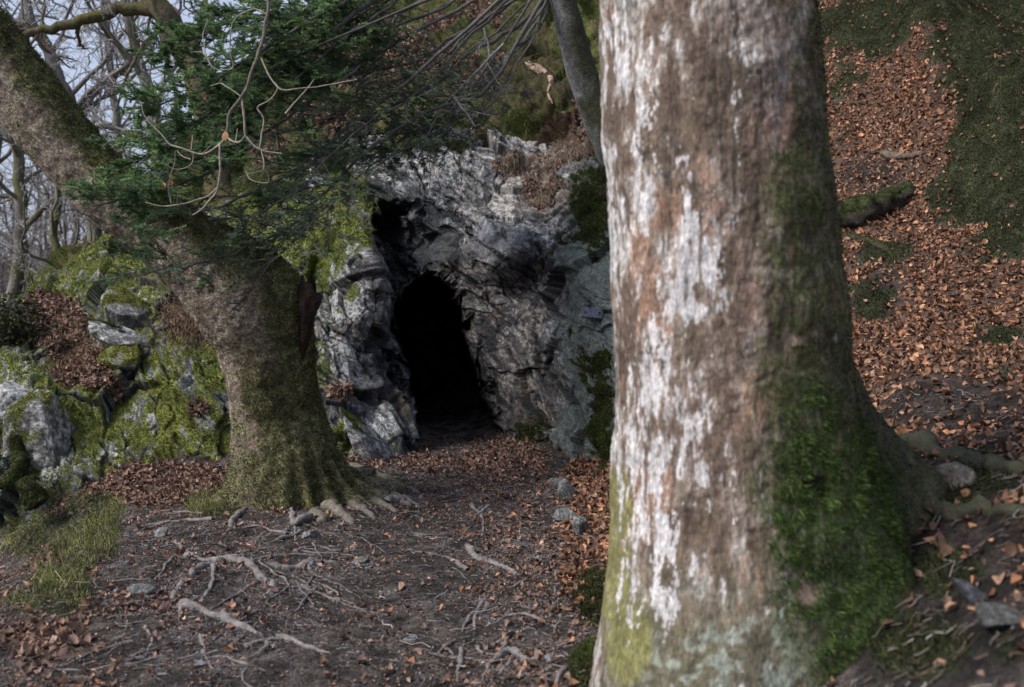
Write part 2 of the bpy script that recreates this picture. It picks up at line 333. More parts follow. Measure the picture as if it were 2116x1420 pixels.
# --- the cliff around the cave mouth
CAVE = [(808, 668), (816, 632), (836, 600), (860, 576), (884, 562), (906, 572), (934, 604), (958, 655), (978, 735), (994, 795), (1016, 860), (1046, 900), (1046, 1040), (866, 1040), (864, 905), (850, 840), (834, 760), (818, 710)]
CL = [(600, 300, 12.6), (600, 700, 12), (600, 1000, 11.5), (760, 300, 12.2), (760, 600, 11.6), (760, 950, 11), (850, 310, 12), (850, 390, 11.4), (860, 500, 11.3), (870, 560, 11), (930, 280, 12.2), (930, 400, 11.4), (940, 500, 11.1), (960, 600, 10.9),
      (1000, 250, 12.5), (1000, 330, 11.9), (1000, 430, 11.3), (1020, 500, 10.6), (1080, 520, 10.35), (1105, 565, 10.75), (1000, 700, 10.8), (1020, 800, 10.7), (1040, 880, 10.6), (1080, 700, 10.4), (1100, 850, 10.2), (1120, 940, 9.9), (1100, 240, 12.5), (1100, 350, 11.8), (1150, 450, 11),
      (1180, 560, 10), (1180, 700, 9.8), (1170, 850, 9.7), (1170, 950, 9.5), (1200, 250, 12.3), (1230, 350, 11.2), (1220, 450, 10.3), (1220, 520, 10), (1250, 620, 9.6), (1260, 800, 9.3), (1260, 950, 9), (1400, 300, 11.5), (1400, 600, 9.7), (1400, 950, 8.8), (1560, 300, 11.5), (1560, 600, 9.5), (1560, 950, 8.6),
      (800, 700, 10.9), (830, 850, 10.8), (850, 940, 10.6), (600, 1030, 11.5), (1200, 1040, 9.3)]
uu = np.r_[np.linspace(640, 1290, 520), np.linspace(1295, 1560, 60)]; tt = np.linspace(0, 1, 540)
vtop = np.interp(uu, [600, 760, 850, 930, 1000, 1100, 1180, 1250, 1400, 1560], [300, 268, 296, 268, 236, 232, 226, 280, 300, 300])
U, T = np.meshgrid(uu, tt); VV = vtop[None]*(1-T)+1050*T
Yd = rbf(CL, 40)(np.stack([U, VV], -1))
fa_, fe_ = facets(np.stack([U/34, VV/34, 0*U+.5], -1), 1., 61, 1.2, .6); fb_, fe2_ = facets(np.stack([U/13, VV/13, 0*U+.5], -1), 1., 71, 1.2, .6); ang = 13*fa_+1.5*fb_
REC = [(752, 472), (770, 434), (812, 416), (856, 428), (838, 458), (826, 500), (842, 545), (862, 572), (806, 616), (786, 565), (770, 512)]
Yd += .42*sstep(10, -22, polysd(U, VV, REC)+ang)+.45*blobs(U, VV, [(785, 452, 34, 26)])+.30*blobs(U, VV, [(865, 510, 50, 60)])
BLK = [(930, 428), (1000, 440), (1060, 474), (1096, 488), (1100, 535), (1086, 556), (1040, 532), (978, 492)]
Yd -= sstep(5, -5, polysd(U, VV, BLK)+.3*ang)*(.05+.30*np.clip((U-930)/160, 0, 1))
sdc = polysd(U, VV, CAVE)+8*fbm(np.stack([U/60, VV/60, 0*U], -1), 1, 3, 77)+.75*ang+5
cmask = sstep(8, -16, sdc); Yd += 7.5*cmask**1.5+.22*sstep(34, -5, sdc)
B0 = at(U, VV, Yd)
# the ledge above curls back under the hillside
smooth_w = sstep(.2, .7, blobs(U, VV, [(1230, 680, 75, 260), (1190, 900, 45, 70), (1330, 700, 90, 300)])); low_w = blobs(U, VV, [(1060, 760, 110, 190)])
gY = np.hypot(np.gradient(Yd, axis=0), np.gradient(Yd, axis=1)); flatY = 1/(1+(gY/.04)**2); Sx = np.pad(flatY, 6, mode='edge'); flatY = np.minimum.reduce([Sx[a:a+flatY.shape[0], b:b+flatY.shape[1]] for a in (4, 6, 8) for b in (3, 6, 9)])
C1, crev, e3, fc, Q = warp_rock(B0, .15, 100, 40, mask=flatY*(1-.7*cmask)*(1-.45*smooth_w)*(1-.42*low_w), lay=.6*(1-.8*smooth_w)*(1-.5*low_w)*(1-sstep(70, 15, sdc)))
c, t, t2, t3 = rock_colour(C1, Q, crev, fc, 100)
U1, V1 = U, VV
lichen = blobs(U1, V1, [(905, 345, 60, 26), (970, 385, 40, 80), (1040, 400, 30, 60), (1085, 275, 80, 40), (1010, 300, 50, 40, .8), (1125, 560, 30, 70, .7), (1010, 620, 60, 70, .55), (1110, 680, 40, 60, .75), (1060, 600, 60, 60, .5), (1050, 760, 50, 90, .55), (790, 350, 25, 50, .6), (1140, 480, 25, 70, .5), (1160, 920, 30, 30, .5)])
lichen = sstep(.34, .68, lichen*.66+.4*t2+.35*t3+.0)
c = lerp(c, np.array([.36, .335, .315])*(1+.35*t3[..., None]+.25*t2[..., None]), lichen[..., None]*.66)
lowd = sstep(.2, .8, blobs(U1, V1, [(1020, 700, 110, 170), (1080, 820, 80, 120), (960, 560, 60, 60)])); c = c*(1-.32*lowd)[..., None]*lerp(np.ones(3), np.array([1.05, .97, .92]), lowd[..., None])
streak = sstep(.1, .45, fbm(np.stack([U1/16, V1/90, 0*U1], -1), 1, 3, 81))*blobs(U1, V1, [(1000, 395, 30, 50), (1025, 400, 15, 50), (1130, 720, 22, 60), (1145, 760, 20, 60), (950, 460, 20, 60, .7)])
c = lerp(c, np.array([.03, .03, .032]), streak[..., None]*.9)
slab = blobs(U1, V1, [(1030, 500, 60, 40), (1070, 525, 35, 25)]); c = lerp(c, np.array([.17, .172, .19])*(1+.3*t[..., None]+.3*t2[..., None]), sstep(.4, .7, slab)[..., None]*.7)
grn = sstep(.3, .7, blobs(U1, V1, [(1215, 650, 55, 240), (1190, 900, 45, 70), (1300, 700, 90, 300)])+.2*t); c = lerp(c, np.array([.105, .12, .112])*(1+.4*t2[..., None]+.3*t3[..., None]), grn[..., None]*.8)
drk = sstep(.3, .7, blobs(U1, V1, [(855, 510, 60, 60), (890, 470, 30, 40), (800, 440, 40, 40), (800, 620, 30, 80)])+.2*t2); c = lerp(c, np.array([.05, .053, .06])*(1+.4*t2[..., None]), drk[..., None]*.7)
dry = sstep(.35, .65, blobs(U1, V1, [(1115, 375, 36, 56), (1050, 340, 36, 18, .7), (1195, 300, 50, 50, .85), (1150, 330, 40, 26, .8)])+.3*t2); c = lerp(c, np.array([.20, .15, .12])*(1+.4*t3[..., None]), dry[..., None]*.75)
mossC = sstep(.4, .65, blobs(U1, V1, [(1225, 440, 42, 95), (1195, 400, 25, 40, .7), (1245, 745, 22, 26), (1240, 880, 26, 110), (1100, 895, 34, 40, .8), (940, 300, 30, 12, .8), (1250, 980, 40, 60), (1060, 240, 60, 16, .8), (780, 320, 30, 30, .5), (920, 870, 20, 20, .3), (1150, 250, 40, 20, .6), (1400, 500, 120, 120, .7), (1215, 800, 40, 120, .5), (1180, 520, 60, 60, .4), (1150, 940, 60, 40, .5)])*.9+.42*t+.5*t2+.2*t3)
c = moss_on(c, mossC, C1, MOSS_G, 120)
c = c*(1-.6*cmask[..., None])  # cave shade painted into the rock colour, darker inside the mouth
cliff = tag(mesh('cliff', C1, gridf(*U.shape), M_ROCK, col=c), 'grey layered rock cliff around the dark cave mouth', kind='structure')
CLF = gridf(*U.shape)

# --- the mossy rock bank left of the cave
OC = [(-120, 1250, 8.2), (30, 1160, 8.15), (-120, 700, 11), (-120, 1040, 8.8), (50, 1030, 8.5), (50, 800, 9.2), (90, 600, 11.2), (150, 700, 10.3), (150, 850, 9.2), (250, 1000, 8.5), (250, 740, 9.7), (250, 600, 10.6), (180, 520, 11.6), (300, 470, 12.3), (330, 620, 10.4), (350, 850, 9.3), (380, 980, 8.9), (470, 960, 9), (450, 760, 9.5), (420, 640, 10.2),
      (520, 800, 9.5), (520, 960, 9.1), (520, 600, 10.3), (520, 440, 12.5), (600, 520, 10.6), (640, 350, 12.6), (650, 440, 11.4), (650, 560, 10.3), (680, 680, 9.8), (690, 820, 9.6), (700, 900, 9.4), (720, 960, 9.1), (760, 270, 12.9), (740, 400, 11.6), (740, 490, 10.25), (760, 560, 10), (785, 650, 9.9), (760, 780, 9.9), (790, 850, 9.7), (830, 930, 9.4), (830, 1000, 9.1)]
ss = np.r_[np.linspace(0, 1, 470), np.linspace(1.002, 1.06, 40)]; tt = np.linspace(0, 1, 330)
S, T = np.meshgrid(ss, tt)
sc1 = np.minimum(S, 1)
ug = -120+sc1*(770+120)
vt = np.interp(ug, [-120, 20, 90, 180, 300, 520, 640, 760, 860], [670, 620, 570, 505, 455, 405, 330, 262, 262])
VV = vt*(1-T)+np.interp(ug, [-120, 60, 220], [1250, 1170, 1060])*T
ur = np.interp(VV, [200, 400, 470, 520, 600, 660, 720, 780, 850, 900, 950, 1050], [785, 775, 766, 778, 802, 802, 780, 795, 840, 858, 850, 850])
U = -120+sc1*(ur+120)
Yd = rbf(OC, 35)(np.stack([U, VV], -1)); over = np.clip(S-1, 0, 1)/.06
Yd = Yd+.5*sstep(.965, 1.0, sc1)**2*.4+over*2.2
U = U-over*40
B0 = at(U, VV, Yd)
flat = blobs(U, VV, [(640, 420, 120, 110), (150, 570, 150, 50), (380, 890, 120, 120)])
edge_w = sstep(.86, .97, sc1)*sstep(430, 520, VV)
gY = np.hypot(np.gradient(Yd, axis=0), np.gradient(Yd, axis=1)); flatO = 1/(1+(gY/.06)**2)
C2, crev, e3, fc, Q = warp_rock(B0, .25, 300, 62, mask=(1-.35*(U < 490))*flatO*(1-.55*flat)*(1-.5*edge_w)*(1-.7*(S > 1)), lay=.5*(1-edge_w)*(U > 520))
UO, VO = U, VV
c, t, t2, t3 = rock_colour(C2, Q, crev, fc, 300)
N2 = gridn(C2); N2 = np.where(N2[..., 1:2] > 0, -N2, N2)
lich = sstep(.45, .62, .66*blobs(U, VV, [(730, 515, 40, 40), (690, 545, 40, 40), (705, 620, 60, 60), (715, 745, 34, 70), (680, 720, 30, 60), (60, 830, 60, 70), (110, 940, 70, 60), (215, 690, 60, 25), (270, 640, 50, 40), (315, 820, 18, 70), (250, 840, 60, 22), (240, 950, 40, 50, .7), (760, 900, 60, 50, .8), (800, 870, 40, 60, .6), (400, 760, 30, 40, .7), (60, 760, 40, 40)])+.42*t2+.35*t3+.1*N2[..., 2])
c = lerp(c, np.array([.37, .375, .38])*(1+.35*t3[..., None]+.2*t2[..., None]), lich[..., None]*.72)
mossO = blobs(U, VV, [(200, 520, 130, 50), (320, 480, 80, 50), (80, 590, 70, 40), (660, 430, 120, 110), (600, 520, 80, 60), (720, 370, 80, 80), (640, 550, 60, 40, .8), (120, 600, 90, 40), (220, 550, 90, 30), (380, 890, 100, 100), (350, 965, 70, 35), (445, 740, 50, 90), (330, 780, 40, 60), (150, 885, 90, 55), (210, 830, 60, 40, .8), (250, 720, 50, 30, .9), (130, 795, 60, 25), (720, 900, 34, 28), (460, 640, 60, 100), (230, 790, 60, 30, .7), (200, 960, 60, 40, .7), (730, 600, 20, 20, .6), (660, 760, 30, 60, .6), (40, 960, 40, 40, .7), (520, 560, 60, 120, .8), (560, 440, 100, 60), (820, 910, 20, 30, .5)])
mossO = (1-.85*sstep(.16, .30, fbm(Q, (6, 6, 14), 4, 331, .6)+.15*t3))*sstep(.36, .60, np.maximum(mossO, .50*(U < 490))*.85+.3*t+.3*t2+.3*(N2[..., 2]-.35)+.3*blobs(U, VV, [(640, 490, 130, 110), (690, 640, 60, 60), (600, 620, 50, 90), (735, 470, 50, 30)]))
pal = MOSS_Y
mo_col = [MOSS_G[0], tuple(np.array(MOSS_Y[3])), MOSS_Y[0]]
c = moss_on(c, mossO, C2, mo_col, 320)
leafO = sstep(.4, .6, blobs(U, VV, [(130, 680, 60, 60), (170, 760, 60, 50), (385, 650, 45, 45), (700, 815, 28, 18), (100, 640, 50, 40), (210, 800, 50, 30, .8), (240, 620, 30, 40, .5), (410, 845, 26, 16, .9)])+.25*t2)
c = lerp(c, np.array([.13, .075, .055])*(1+.4*t3[..., None]), leafO[..., None]*.85)
OUF = gridf(*U.shape)
outcrop = tag(mesh('rock_outcrop', C2, OUF, M_ROCK, col=c), 'mossy grey rock bank between the leaning tree and the cave', kind='structure')

# --- the wooded slope above the cliff
HC = [(1000, 250, 12.2), (1200, 250, 11.9), (1400, 320, 11.3), (1560, 320, 11.3), (900, 290, 11.9), (800, 320, 11.9), (700, 350, 12.2), (600, 420, 12.4), (520, 470, 12.6), (1000, 100, 14), (1200, 100, 13.6), (1560, 60, 14), (750, 130, 14.8), (620, 240, 14), (450, 370, 13.6), (300, 520, 13), (150, 580, 13), (1000, -200, 19), (1300, -300, 20), (1560, -300, 20), (700, -60, 19), (500, 120, 18), (350, 300, 17), (250, 450, 16), (100, 560, 15)]
uu = np.linspace(60, 1640, 420); tt = np.r_[np.linspace(-.35, -.02, 20), np.linspace(0, 1, 190)]
vtop = np.interp(uu, [60, 150, 250, 340, 450, 640, 760, 900, 1200, 1700], [575, 530, 465, 350, 200, 20, -120, -220, -320, -330])
vbot = np.interp(uu, [60, 180, 300, 520, 640, 760, 850, 930, 1000, 1100, 1180, 1250, 1640], [680, 620, 560, 490, 400, 330, 330, 295, 268, 262, 262, 330, 350])
U, T = np.meshgrid(uu, tt); Tc = np.maximum(T, 0); back = np.maximum(-T, 0)
VV = vtop*(1-Tc)+vbot*Tc
Yd = rbf(HC, 50)(np.stack([U, VV], -1))*(1+back*3)
B0 = at(U, VV+back*60, Yd)
NH = gridn(B0); NH = np.where(NH[..., 2:3] < 0, -NH, NH)
hn = fbm(B0, 1.3, 4, 501); hn2 = fbm(B0, 5, 4, 502); hn3 = fbm(B0, 20, 3, 503)
hf, he = facets(B0, (1.3, 1.3, 1.6), 505, 1.2, .8)
C3 = B0+NH*(.30*hn+.16*hn2+.05*hn3+.16*hf)[..., None]
lip = blobs(U, VV, [(1050, 215, 150, 22)]); C3 = C3-np.array([0, 1., 0])*(.35*lip)[..., None]; C3 = C3-np.array([0, -.35, .3])*sstep(.95, 1, T)[..., None]
leafH = sstep(.38, .6, blobs(U, VV, [(690, 250, 60, 40, .5), (1000, 170, 60, 40, .4), (660, 150, 60, 40, .6), (560, 330, 60, 30, .5), (775, 110, 110, 60), (860, 130, 60, 40), (1000, 40, 40, 30, .6), (900, 60, 60, 40, .5), (1180, 270, 80, 40), (1100, 300, 60, 30)])+.45*hn+.4*hn2+.12)
mossH = np.clip(1-leafH+.15*hn2, 0, 1)
c = lerp(np.array([.07, .05, .032]), np.array([.13, .08, .055]), sstep(-.4, .5, hn3+.5*hn2)[..., None])
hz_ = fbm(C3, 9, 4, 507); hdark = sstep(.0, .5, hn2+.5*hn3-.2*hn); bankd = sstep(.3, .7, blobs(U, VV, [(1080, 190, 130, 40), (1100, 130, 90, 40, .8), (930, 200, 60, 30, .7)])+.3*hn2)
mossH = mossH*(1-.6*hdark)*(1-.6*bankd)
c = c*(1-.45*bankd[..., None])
c = moss_on(c, mossH*.9, C3, [MOSS_G[1], MOSS_G[1], MOSS_Y[3]], 510)
HF = gridf(*U.shape)
hillside = tag(mesh('hillside', C3, HF, M_SOIL, col=c), 'steep mossy wooded slope above the cave', kind='structure')

# far rise across the valley
uu = np.linspace(-900, 700, 120); tt = np.linspace(0, 1, 30); U, T = np.meshgrid(uu, tt)
top = 520+14*np.sin(uu/170)+12*np.sin(uu/61+1); VV = top*(1-T)+760*T; Yd = 80-30*T
B0 = at(U, VV, Yd); B0[..., 2] += 1.5*fbm(B0, .3, 4, 600)
tag(mesh('hills', B0, gridf(*U.shape), M_SOIL, col=np.array([.10, .085, .075])*(1+.6*fbm(B0, .8, 4, 601)[..., None])), kind='structure')
HB = B0.reshape(-1, 3)

# ================================================================= MOSS, LEAVES AND LITTER ON THE SETTING
parts_q, parts_t, vs, cs, off = [], [], [], [], 0
def add_stuff(store, V, fs, c):
    store['V'].append(V); store['C'].append(c)
    for f in fs: store['F'].append(f+store['n'])
    store['n'] += len(V)
def new_store(): return {'V': [], 'C': [], 'F': [], 'n': 0}
def put(store, name, m, label, parent=None):
    o = mesh(name, np.concatenate(store['V']), [f for f in store['F']], m, col=np.concatenate(store['C']), parent=parent)
    return tag(o, label, kind='stuff')
moss = new_store()
def moss_from(V, quads, w, n, pal, L, W, seed, mixpal=None, lean=.7):
    p, N, i = sample(V, quads, w, n, seed)
    N = np.where(N[:, 1:2]*1. > .3, -N, N); N = nrm(N+[0, -.1, .35])
    k = sstep(-.35, .4, fbm(p, 2.5, 3, seed))[:, None]; cl = pick(pal, n, seed, .25)
    if mixpal is not None: cl = lerp(pick(mixpal, n, seed+1, .25), cl, k)
    clump = fbm(p, 18, 2, seed+3)
    add_stuff(moss, *blades(p, N, L*(1+.7*clump), W, lean, cl*(1+.45*clump[:, None]), seed, .5))
moss_from(C2.reshape(-1, 3), OUF, (mossO**2).ravel(), 190000, MOSS_Y, .024, .0055, 1, MOSS_G)
moss_from(C1.reshape(-1, 3), CLF, (mossC**2).ravel()*(C1[..., 0].ravel() < 1.6), 80000, MOSS_G, .030, .006, 2, MOSS_D)
hw = (mossH**2).ravel()*(proj(C3.reshape(-1, 3))[1] > -40)
moss_from(C3.reshape(-1, 3), HF, hw, 110000, MOSS_Y, .045, .010, 3, MOSS_D)
moss_from(GVf, GF, (mossR**2).ravel()*inview, 110000, [tuple(.75*q for q in c_) for c_ in MOSS_D], .028, .006, 4, MOSS_D+MOSS_G[3:4])
moss_from(GVf, GF, (mossL**2).ravel()*inview*(GVf[:, 0] > -1.95), 30000, MOSS_G, .03, .006, 5, MOSS_D)
put(moss, 'moss', M_MOSS, 'short green moss over the rocks and banks')

lf = new_store()
w = leafw.ravel()*inview
wr = w*(GVf[:, 0] > .25); wl = w*(GVf[:, 0] <= .25)
for wt, n, palt, sd, tl, size in ((wr, 125000, LEAF_O, 11, .55, .050), (wl, 16000, LEAF_P, 12, .5, .05)):
    p, N, i = sample(GVf, GF, wt, n, sd); N = np.where(N[:, 2:] < 0, -N, N)
    add_stuff(lf, *leaves(p+N*.012*rng.random((n, 1)), N, size, pick(palt, n, sd, .3), tl, sd))
scatter = inview*(1-w)*(GVf[:, 0] < 1.0)*(GVf[:, 1] < 11)*(1-.7*mossA.ravel())*(.25+sstep(-.1, .5, n1.ravel()+.6*n2.ravel()))
scatter *= 1+1.6*sstep(-.6, .2, GVf[:, 0])+1.5*(GVf[:, 0] < -1.6)*(GVf[:, 1] < 5.6)
p, N, i = sample(GVf, GF, scatter, 4200, 13); N = np.where(N[:, 2:] < 0, -N, N)
add_stuff(lf, *leaves(p+N*.008, N, .044, pick(LEAF_P+LEAF_P+LEAF_O[3:]+LEAF_O[:2], len(p), 13, .35), .3, 13))
p, N, i = sample(GVf, GF, scatter, 48000, 14); N = np.where(N[:, 2:] < 0, -N, N)       # broken bits
add_stuff(lf, *leaves(p+N*.004, N, .017, pick(LEAF_P+[(.06, .05, .045), (.05, .04, .035), (.09, .08, .075), (.17, .15, .14)], len(p), 14, .35), .35, 14))
nr = inview*(GVf[:, 0] > .9)*(GVf[:, 1] < 4.6)
p, N, i = sample(GVf, GF, nr, 90, 15); N = np.where(N[:, 2:] < 0, -N, N)
add_stuff(lf, *leaves(p+N*.012, N, .07, pick(LEAF_O[:2]+LEAF_P, len(p), 15, .3), .3, 15))
p, N, i = sample(C2.reshape(-1, 3), OUF, leafO.ravel()**2, 5000, 16); N = nrm(np.where(N[:, 1:2] > 0, -N, N)+[0, 0, .5])
add_stuff(lf, *leaves(p+N*.02, N, .055, pick(LEAF_P, len(p), 16, .3), .5, 16))
p, N, i = sample(C3.reshape(-1, 3), HF, leafH.ravel()**2*(proj(C3.reshape(-1, 3))[1] > -30), 9000, 17); N = np.where(N[:, 2:] < 0, -N, N)
add_stuff(lf, *leaves(p+N*.02, N, .07, pick(LEAF_P+LEAF_O[:2], len(p), 17, .3), .5, 17))
p, N, i = sample(C1.reshape(-1, 3), CLF, (dry**2).ravel()*sstep(-.1, .3, fbm(C1.reshape(-1, 3), 4, 3, 181)), 1800, 18); N = nrm(np.where(N[:, 1:2] > 0, -N, N)+[0, 0, .3])
add_stuff(lf, *leaves(p+N*.015, N, .045, pick(LEAF_P, len(p), 18, .3), .6, 18))
put(lf, 'fallen_leaves', M_LEAF, 'brown fallen beech leaves strewn over path and slopes')

# twigs, needles and stone chips on the path
tw = new_store(); n = 13000
p, N, i = sample(GVf, GF, inview*(1-.6*leafw.ravel())*(GVf[:, 1] < 11)*(GVf[:, 0] < 2.6), n, 21)
d = nrm(rng.normal(size=(n, 3))*[1, 1, .12]); L = np.exp(rng.normal(-3.1, .55, n))[:, None]
pp = p[:, None]+d[:, None]*L[:, None]*np.linspace(-.5, .5, 4)[None, :, None]; pp[:, 1:3] += rng.normal(0, .12, (n, 2, 3))*L[:, None]*[1, 1, .2]
pp[..., 2] = ground_z(pp[..., 0], pp[..., 1])+.006+.01*rng.random((n, 1))
V_, f_ = tubes(pp, np.broadcast_to(np.exp(rng.normal(-6.55, .35, n))[:, None], (n, 4)), 4)
add_stuff(tw, V_, [f_], np.repeat(pick([(.13, .11, .10), (.08, .065, .06), (.20, .18, .165), (.10, .07, .05)], n, 21, .3), 16, 0))
put(tw, 'twig_litter', M_TWIG, 'thin broken twigs littering the bare path')
gv = new_store(); n = 9000
p, N, i = sample(GVf, GF, inview*(1-leafw.ravel())*(GVf[:, 1] < 9.5)*(GVf[:, 0] < .5)*sstep(-.25, .4, n1.ravel()*.6+n2.ravel()), n, 22)
oct_ = np.array([(1, 0, 0), (0, 1, 0), (-1, 0, 0), (0, -1, 0), (0, 0, .7), (0, 0, -.7)], float)
r3 = np.exp(rng.normal(-5.0, .5, n))
V_ = p[:, None]+r3[:, None, None]*(oct_[None]*rng.uniform(.6, 1.4, (n, 6, 3))+rng.normal(0, .2, (n, 6, 3)))
of = np.array([(0, 1, 4), (1, 2, 4), (2, 3, 4), (3, 0, 4), (1, 0, 5), (2, 1, 5), (3, 2, 5), (0, 3, 5)])
add_stuff(gv, V_.reshape(-1, 3), [((np.arange(n)*6)[:, None, None]+of[None]).reshape(-1, 3)], np.repeat(pick([(.16, .16, .18), (.10, .10, .11), (.06, .055, .055), (.22, .22, .24)], n, 22, .25), 6, 0))
o = mesh('gravel', np.concatenate(gv['V']), gv['F'], M_SOIL, col=np.concatenate(gv['C']), smooth=False); tag(o, 'small grey stone chips trodden into the path', kind='stuff')

# far wood of thin bare trees on the rise across the valley
rf = np.random.default_rng(61); n = 420; hb = HB[(HB[:, 2] > -2.5)]; pb = hb[rf.integers(0, len(hb), n)]+rf.normal(0, .6, (n, 3))*[1, 1, 0]
pb = pb*(rf.uniform(.45, 1, (n, 1))*[[1, 1, 0]]+[[0, 0, 1]]); pb[:, 2] -= 1; hgt = rf.uniform(4, 9, n)
Pt = pb[:, None]+np.linspace(0, 1, 8)[None, :, None]*np.stack([rf.normal(0, .8, n), rf.normal(0, .5, n), hgt], -1)[:, None]+rf.normal(0, .12, (n, 8, 3)); Rt = rf.uniform(.06, .16, n)[:, None]*np.linspace(1, .2, 8)[None]
FW = [(Pt, Rt)]
def grow_far(PP, RR, k, lr, seed):
    r = np.random.default_rng(seed); B, N = PP.shape[:2]; idx = np.repeat(np.arange(B), k); t = r.integers(2, N-1, len(idx)); base = PP[idx, t]; tan = nrm(PP[idx, t+1]-PP[idx, t]); d = nrm(tan*.7+perp(tan, r)+[0, 0, .2]); L = np.linalg.norm(PP[idx, -1]-PP[idx, 0], axis=-1)*lr*r.uniform(.5, 1.2, len(idx))
    P_ = base[:, None]+d[:, None]*L[:, None, None]*np.linspace(0, 1, 6)[None, :, None]+r.normal(0, .05, (len(idx), 6, 3))*L[:, None, None]*np.linspace(0, 1, 6)[None, :, None]*2
    return P_, np.maximum(RR[idx, t]*.5, .012)[:, None]*np.linspace(1, .4, 6)[None]
FW.append(grow_far(Pt, Rt, 9, .35, 62)); FW.append(grow_far(*FW[1], 5, .5, 63))
V_, f_, c_ = join([tubes(a, b, q)+(np.array(cc_),) for (a, b), q, cc_ in zip(FW, (5, 3, 3), ((.12, .10, .09), (.16, .14, .135), (.19, .17, .17)))])
tag(mesh('far_wood', V_, f_, M_TWIG, None, c_), 'distant bare wood across the valley at the left', kind='stuff')

# grass on the bank at the lower left
gr = new_store()
gw = np.maximum(mossL, .0).ravel()*inview*(GVf[:, 0] < -1.7)
p, N, i = sample(GVf, GF, gw, 42000, 31); N = nrm(np.where(N[:, 2:] < 0, -N, N)+[.1, -.35, 0])
k = sstep(-.4, .4, fbm(p, 3.5, 3, 31))[:, None]
cl = lerp(pick([(.06, .08, .022), (.05, .062, .02), (.20, .17, .10)], len(p), 31, .3), pick([(.14, .16, .04), (.10, .12, .034), (.24, .21, .11)], len(p), 32, .3), k)
add_stuff(gr, *blades(p, N, np.clip(.075*(1+1.5*fbm(p, 4, 3, 35))*np.exp(np.random.default_rng(36).normal(0, .35, len(p))), .02, .3), .0042, .6, cl, 31, 1.5))
p, N, i = sample(C1.reshape(-1, 3), CLF, (dry**2).ravel()*sstep(-.2, .3, fbm(C1.reshape(-1, 3), 5, 3, 182)), 6500, 33); N = nrm(np.where(N[:, 1:2] > 0, -N, N)+[0, 0, .2])
add_stuff(gr, *blades(p, N, .13, .006, .6, pick([(.32, .26, .20), (.24, .18, .14), (.15, .11, .09)], len(p), 33, .3), 33, 1.3))
p, N, i = sample(C2.reshape(-1, 3), OUF, (blobs(UO, VO, [(385, 660, 45, 50), (150, 720, 60, 60, .5)])**2).ravel(), 3500, 34); N = nrm(np.where(N[:, 1:2] > 0, -N, N)+[0, 0, .3])
add_stuff(gr, *blades(p, N, .15, .006, .6, pick([(.24, .17, .11), (.16, .11, .08)], len(p), 34, .3), 34, 1.2))
put(gr, 'grass', M_MOSS, 'fine green and straw grass on bank and ledges')

# ================================================================= BOULDERS AND STONES
def boulder(name, c, size, s, label, cat='boulder', sub=5, cuts=14, col=(.2, .195, .19), lich=.5, moss_amt=.4, rot=0., mpal=MOSS_G, group=None, rough=1., nblade=2500):
    r = np.random.default_rng(s); bm = bmesh.new(); bmesh.ops.create_icosphere(bm, subdivisions=sub, radius=1)
    V = np.array([v.co[:] for v in bm.verts]); Fc = np.array([[v.index for v in f.verts] for f in bm.faces]); bm.free()
    for k in range(cuts):
        nn = nrm(r.normal(size=3)); dd = r.uniform(.45, .85); V = V-np.maximum(V@nn-dd, 0)[:, None]*nn*.96
    V = V/np.abs(V).max(0)
    D = nrm(V); V = V+D*(.06*fbm(V, 2.2, 4, s)+.05*fbm(V, 6, 4, s+1)+.02*fbm(V, 22, 3, s+2))[:, None]*rough
    V = V*np.asarray(size); ca, sa = math.cos(rot), math.sin(rot)
    V = np.stack([V[:, 0]*ca-V[:, 2]*sa, V[:, 1], V[:, 0]*sa+V[:, 2]*ca], -1)
    W = V+np.asarray(c); sc = 3/max(size)
    a, b, d3 = fbm(V, sc*.6, 4, s+5), fbm(V, sc*2.2, 4, s+6), fbm(V, sc*8, 3, s+7)
    cc = np.array(col)*.8*(1+.5*a+.5*b+.45*d3)[:, None]
    up = V[:, 2]/size[2]
    L = sstep(.40, .56, lich*.66+.5*b+.4*d3+.1*up-.05); cc = lerp(cc, np.array([.45, .45, .45])*(1+.25*d3[:, None]), L[:, None]*.85)
    m = sstep(.4, .6, moss_amt*.8+.4*a+.25*b+.25*up-.05) if moss_amt else np.zeros(len(V))
    cc = moss_on(cc, m, V, mpal, s+8)
    base = np.array(c)-[0, 0, size[2]*.8]
    if moss_amt:
        e = empty(name, label, cat, group); o = mesh('rock', W, Fc, M_ROCK, e, cc)
        q = np.c_[Fc, Fc[:, 2]]; p, N, i = sample(W, q, m**2, nblade, s)
        if len(p):
            out = nrm(p-np.asarray(c)); Nn = nrm(out+[0, 0, .3]); st = new_store(); add_stuff(st, *blades(p, Nn, .018*(1+.8*fbm(p, 9, 2, s+9)), .006, .9, pick(mpal, len(p), s, .3), s, .5))
            mo = mesh('moss', np.concatenate(st['V']), st['F'], M_MOSS, e, np.concatenate(st['C'])); mo['kind'] = 'stuff'
        return settle(e, base)
    o = mesh(name, W-base, Fc, M_ROCK, None, cc); o.location = base.tolist()
    return tag(o, label, cat, group)
def bat(u, v, Y): return at(u, v, Y).tolist()
boulder('boulder', bat(88, 905, 8.95), (.36, .4, .44), 701, 'big pale lichen boulder at the left edge below the leaf ledge', lich=.8, moss_amt=.5, rot=-.5, cuts=12, mpal=MOSS_Y, nblade=7000)
boulder('boulder', bat(45, 830, 9.1), (.24, .35, .28), 717, 'whitish rounded boulder behind the biggest pale boulder', lich=.95, moss_amt=.0, rot=.2, cuts=9)
boulder('boulder', bat(255, 655, 10.15), (.27, .3, .34), 702, 'upright grey boulder flecked with white, above the sloping slab', lich=.5, moss_amt=.55, rot=.2, mpal=MOSS_Y, nblade=5000)
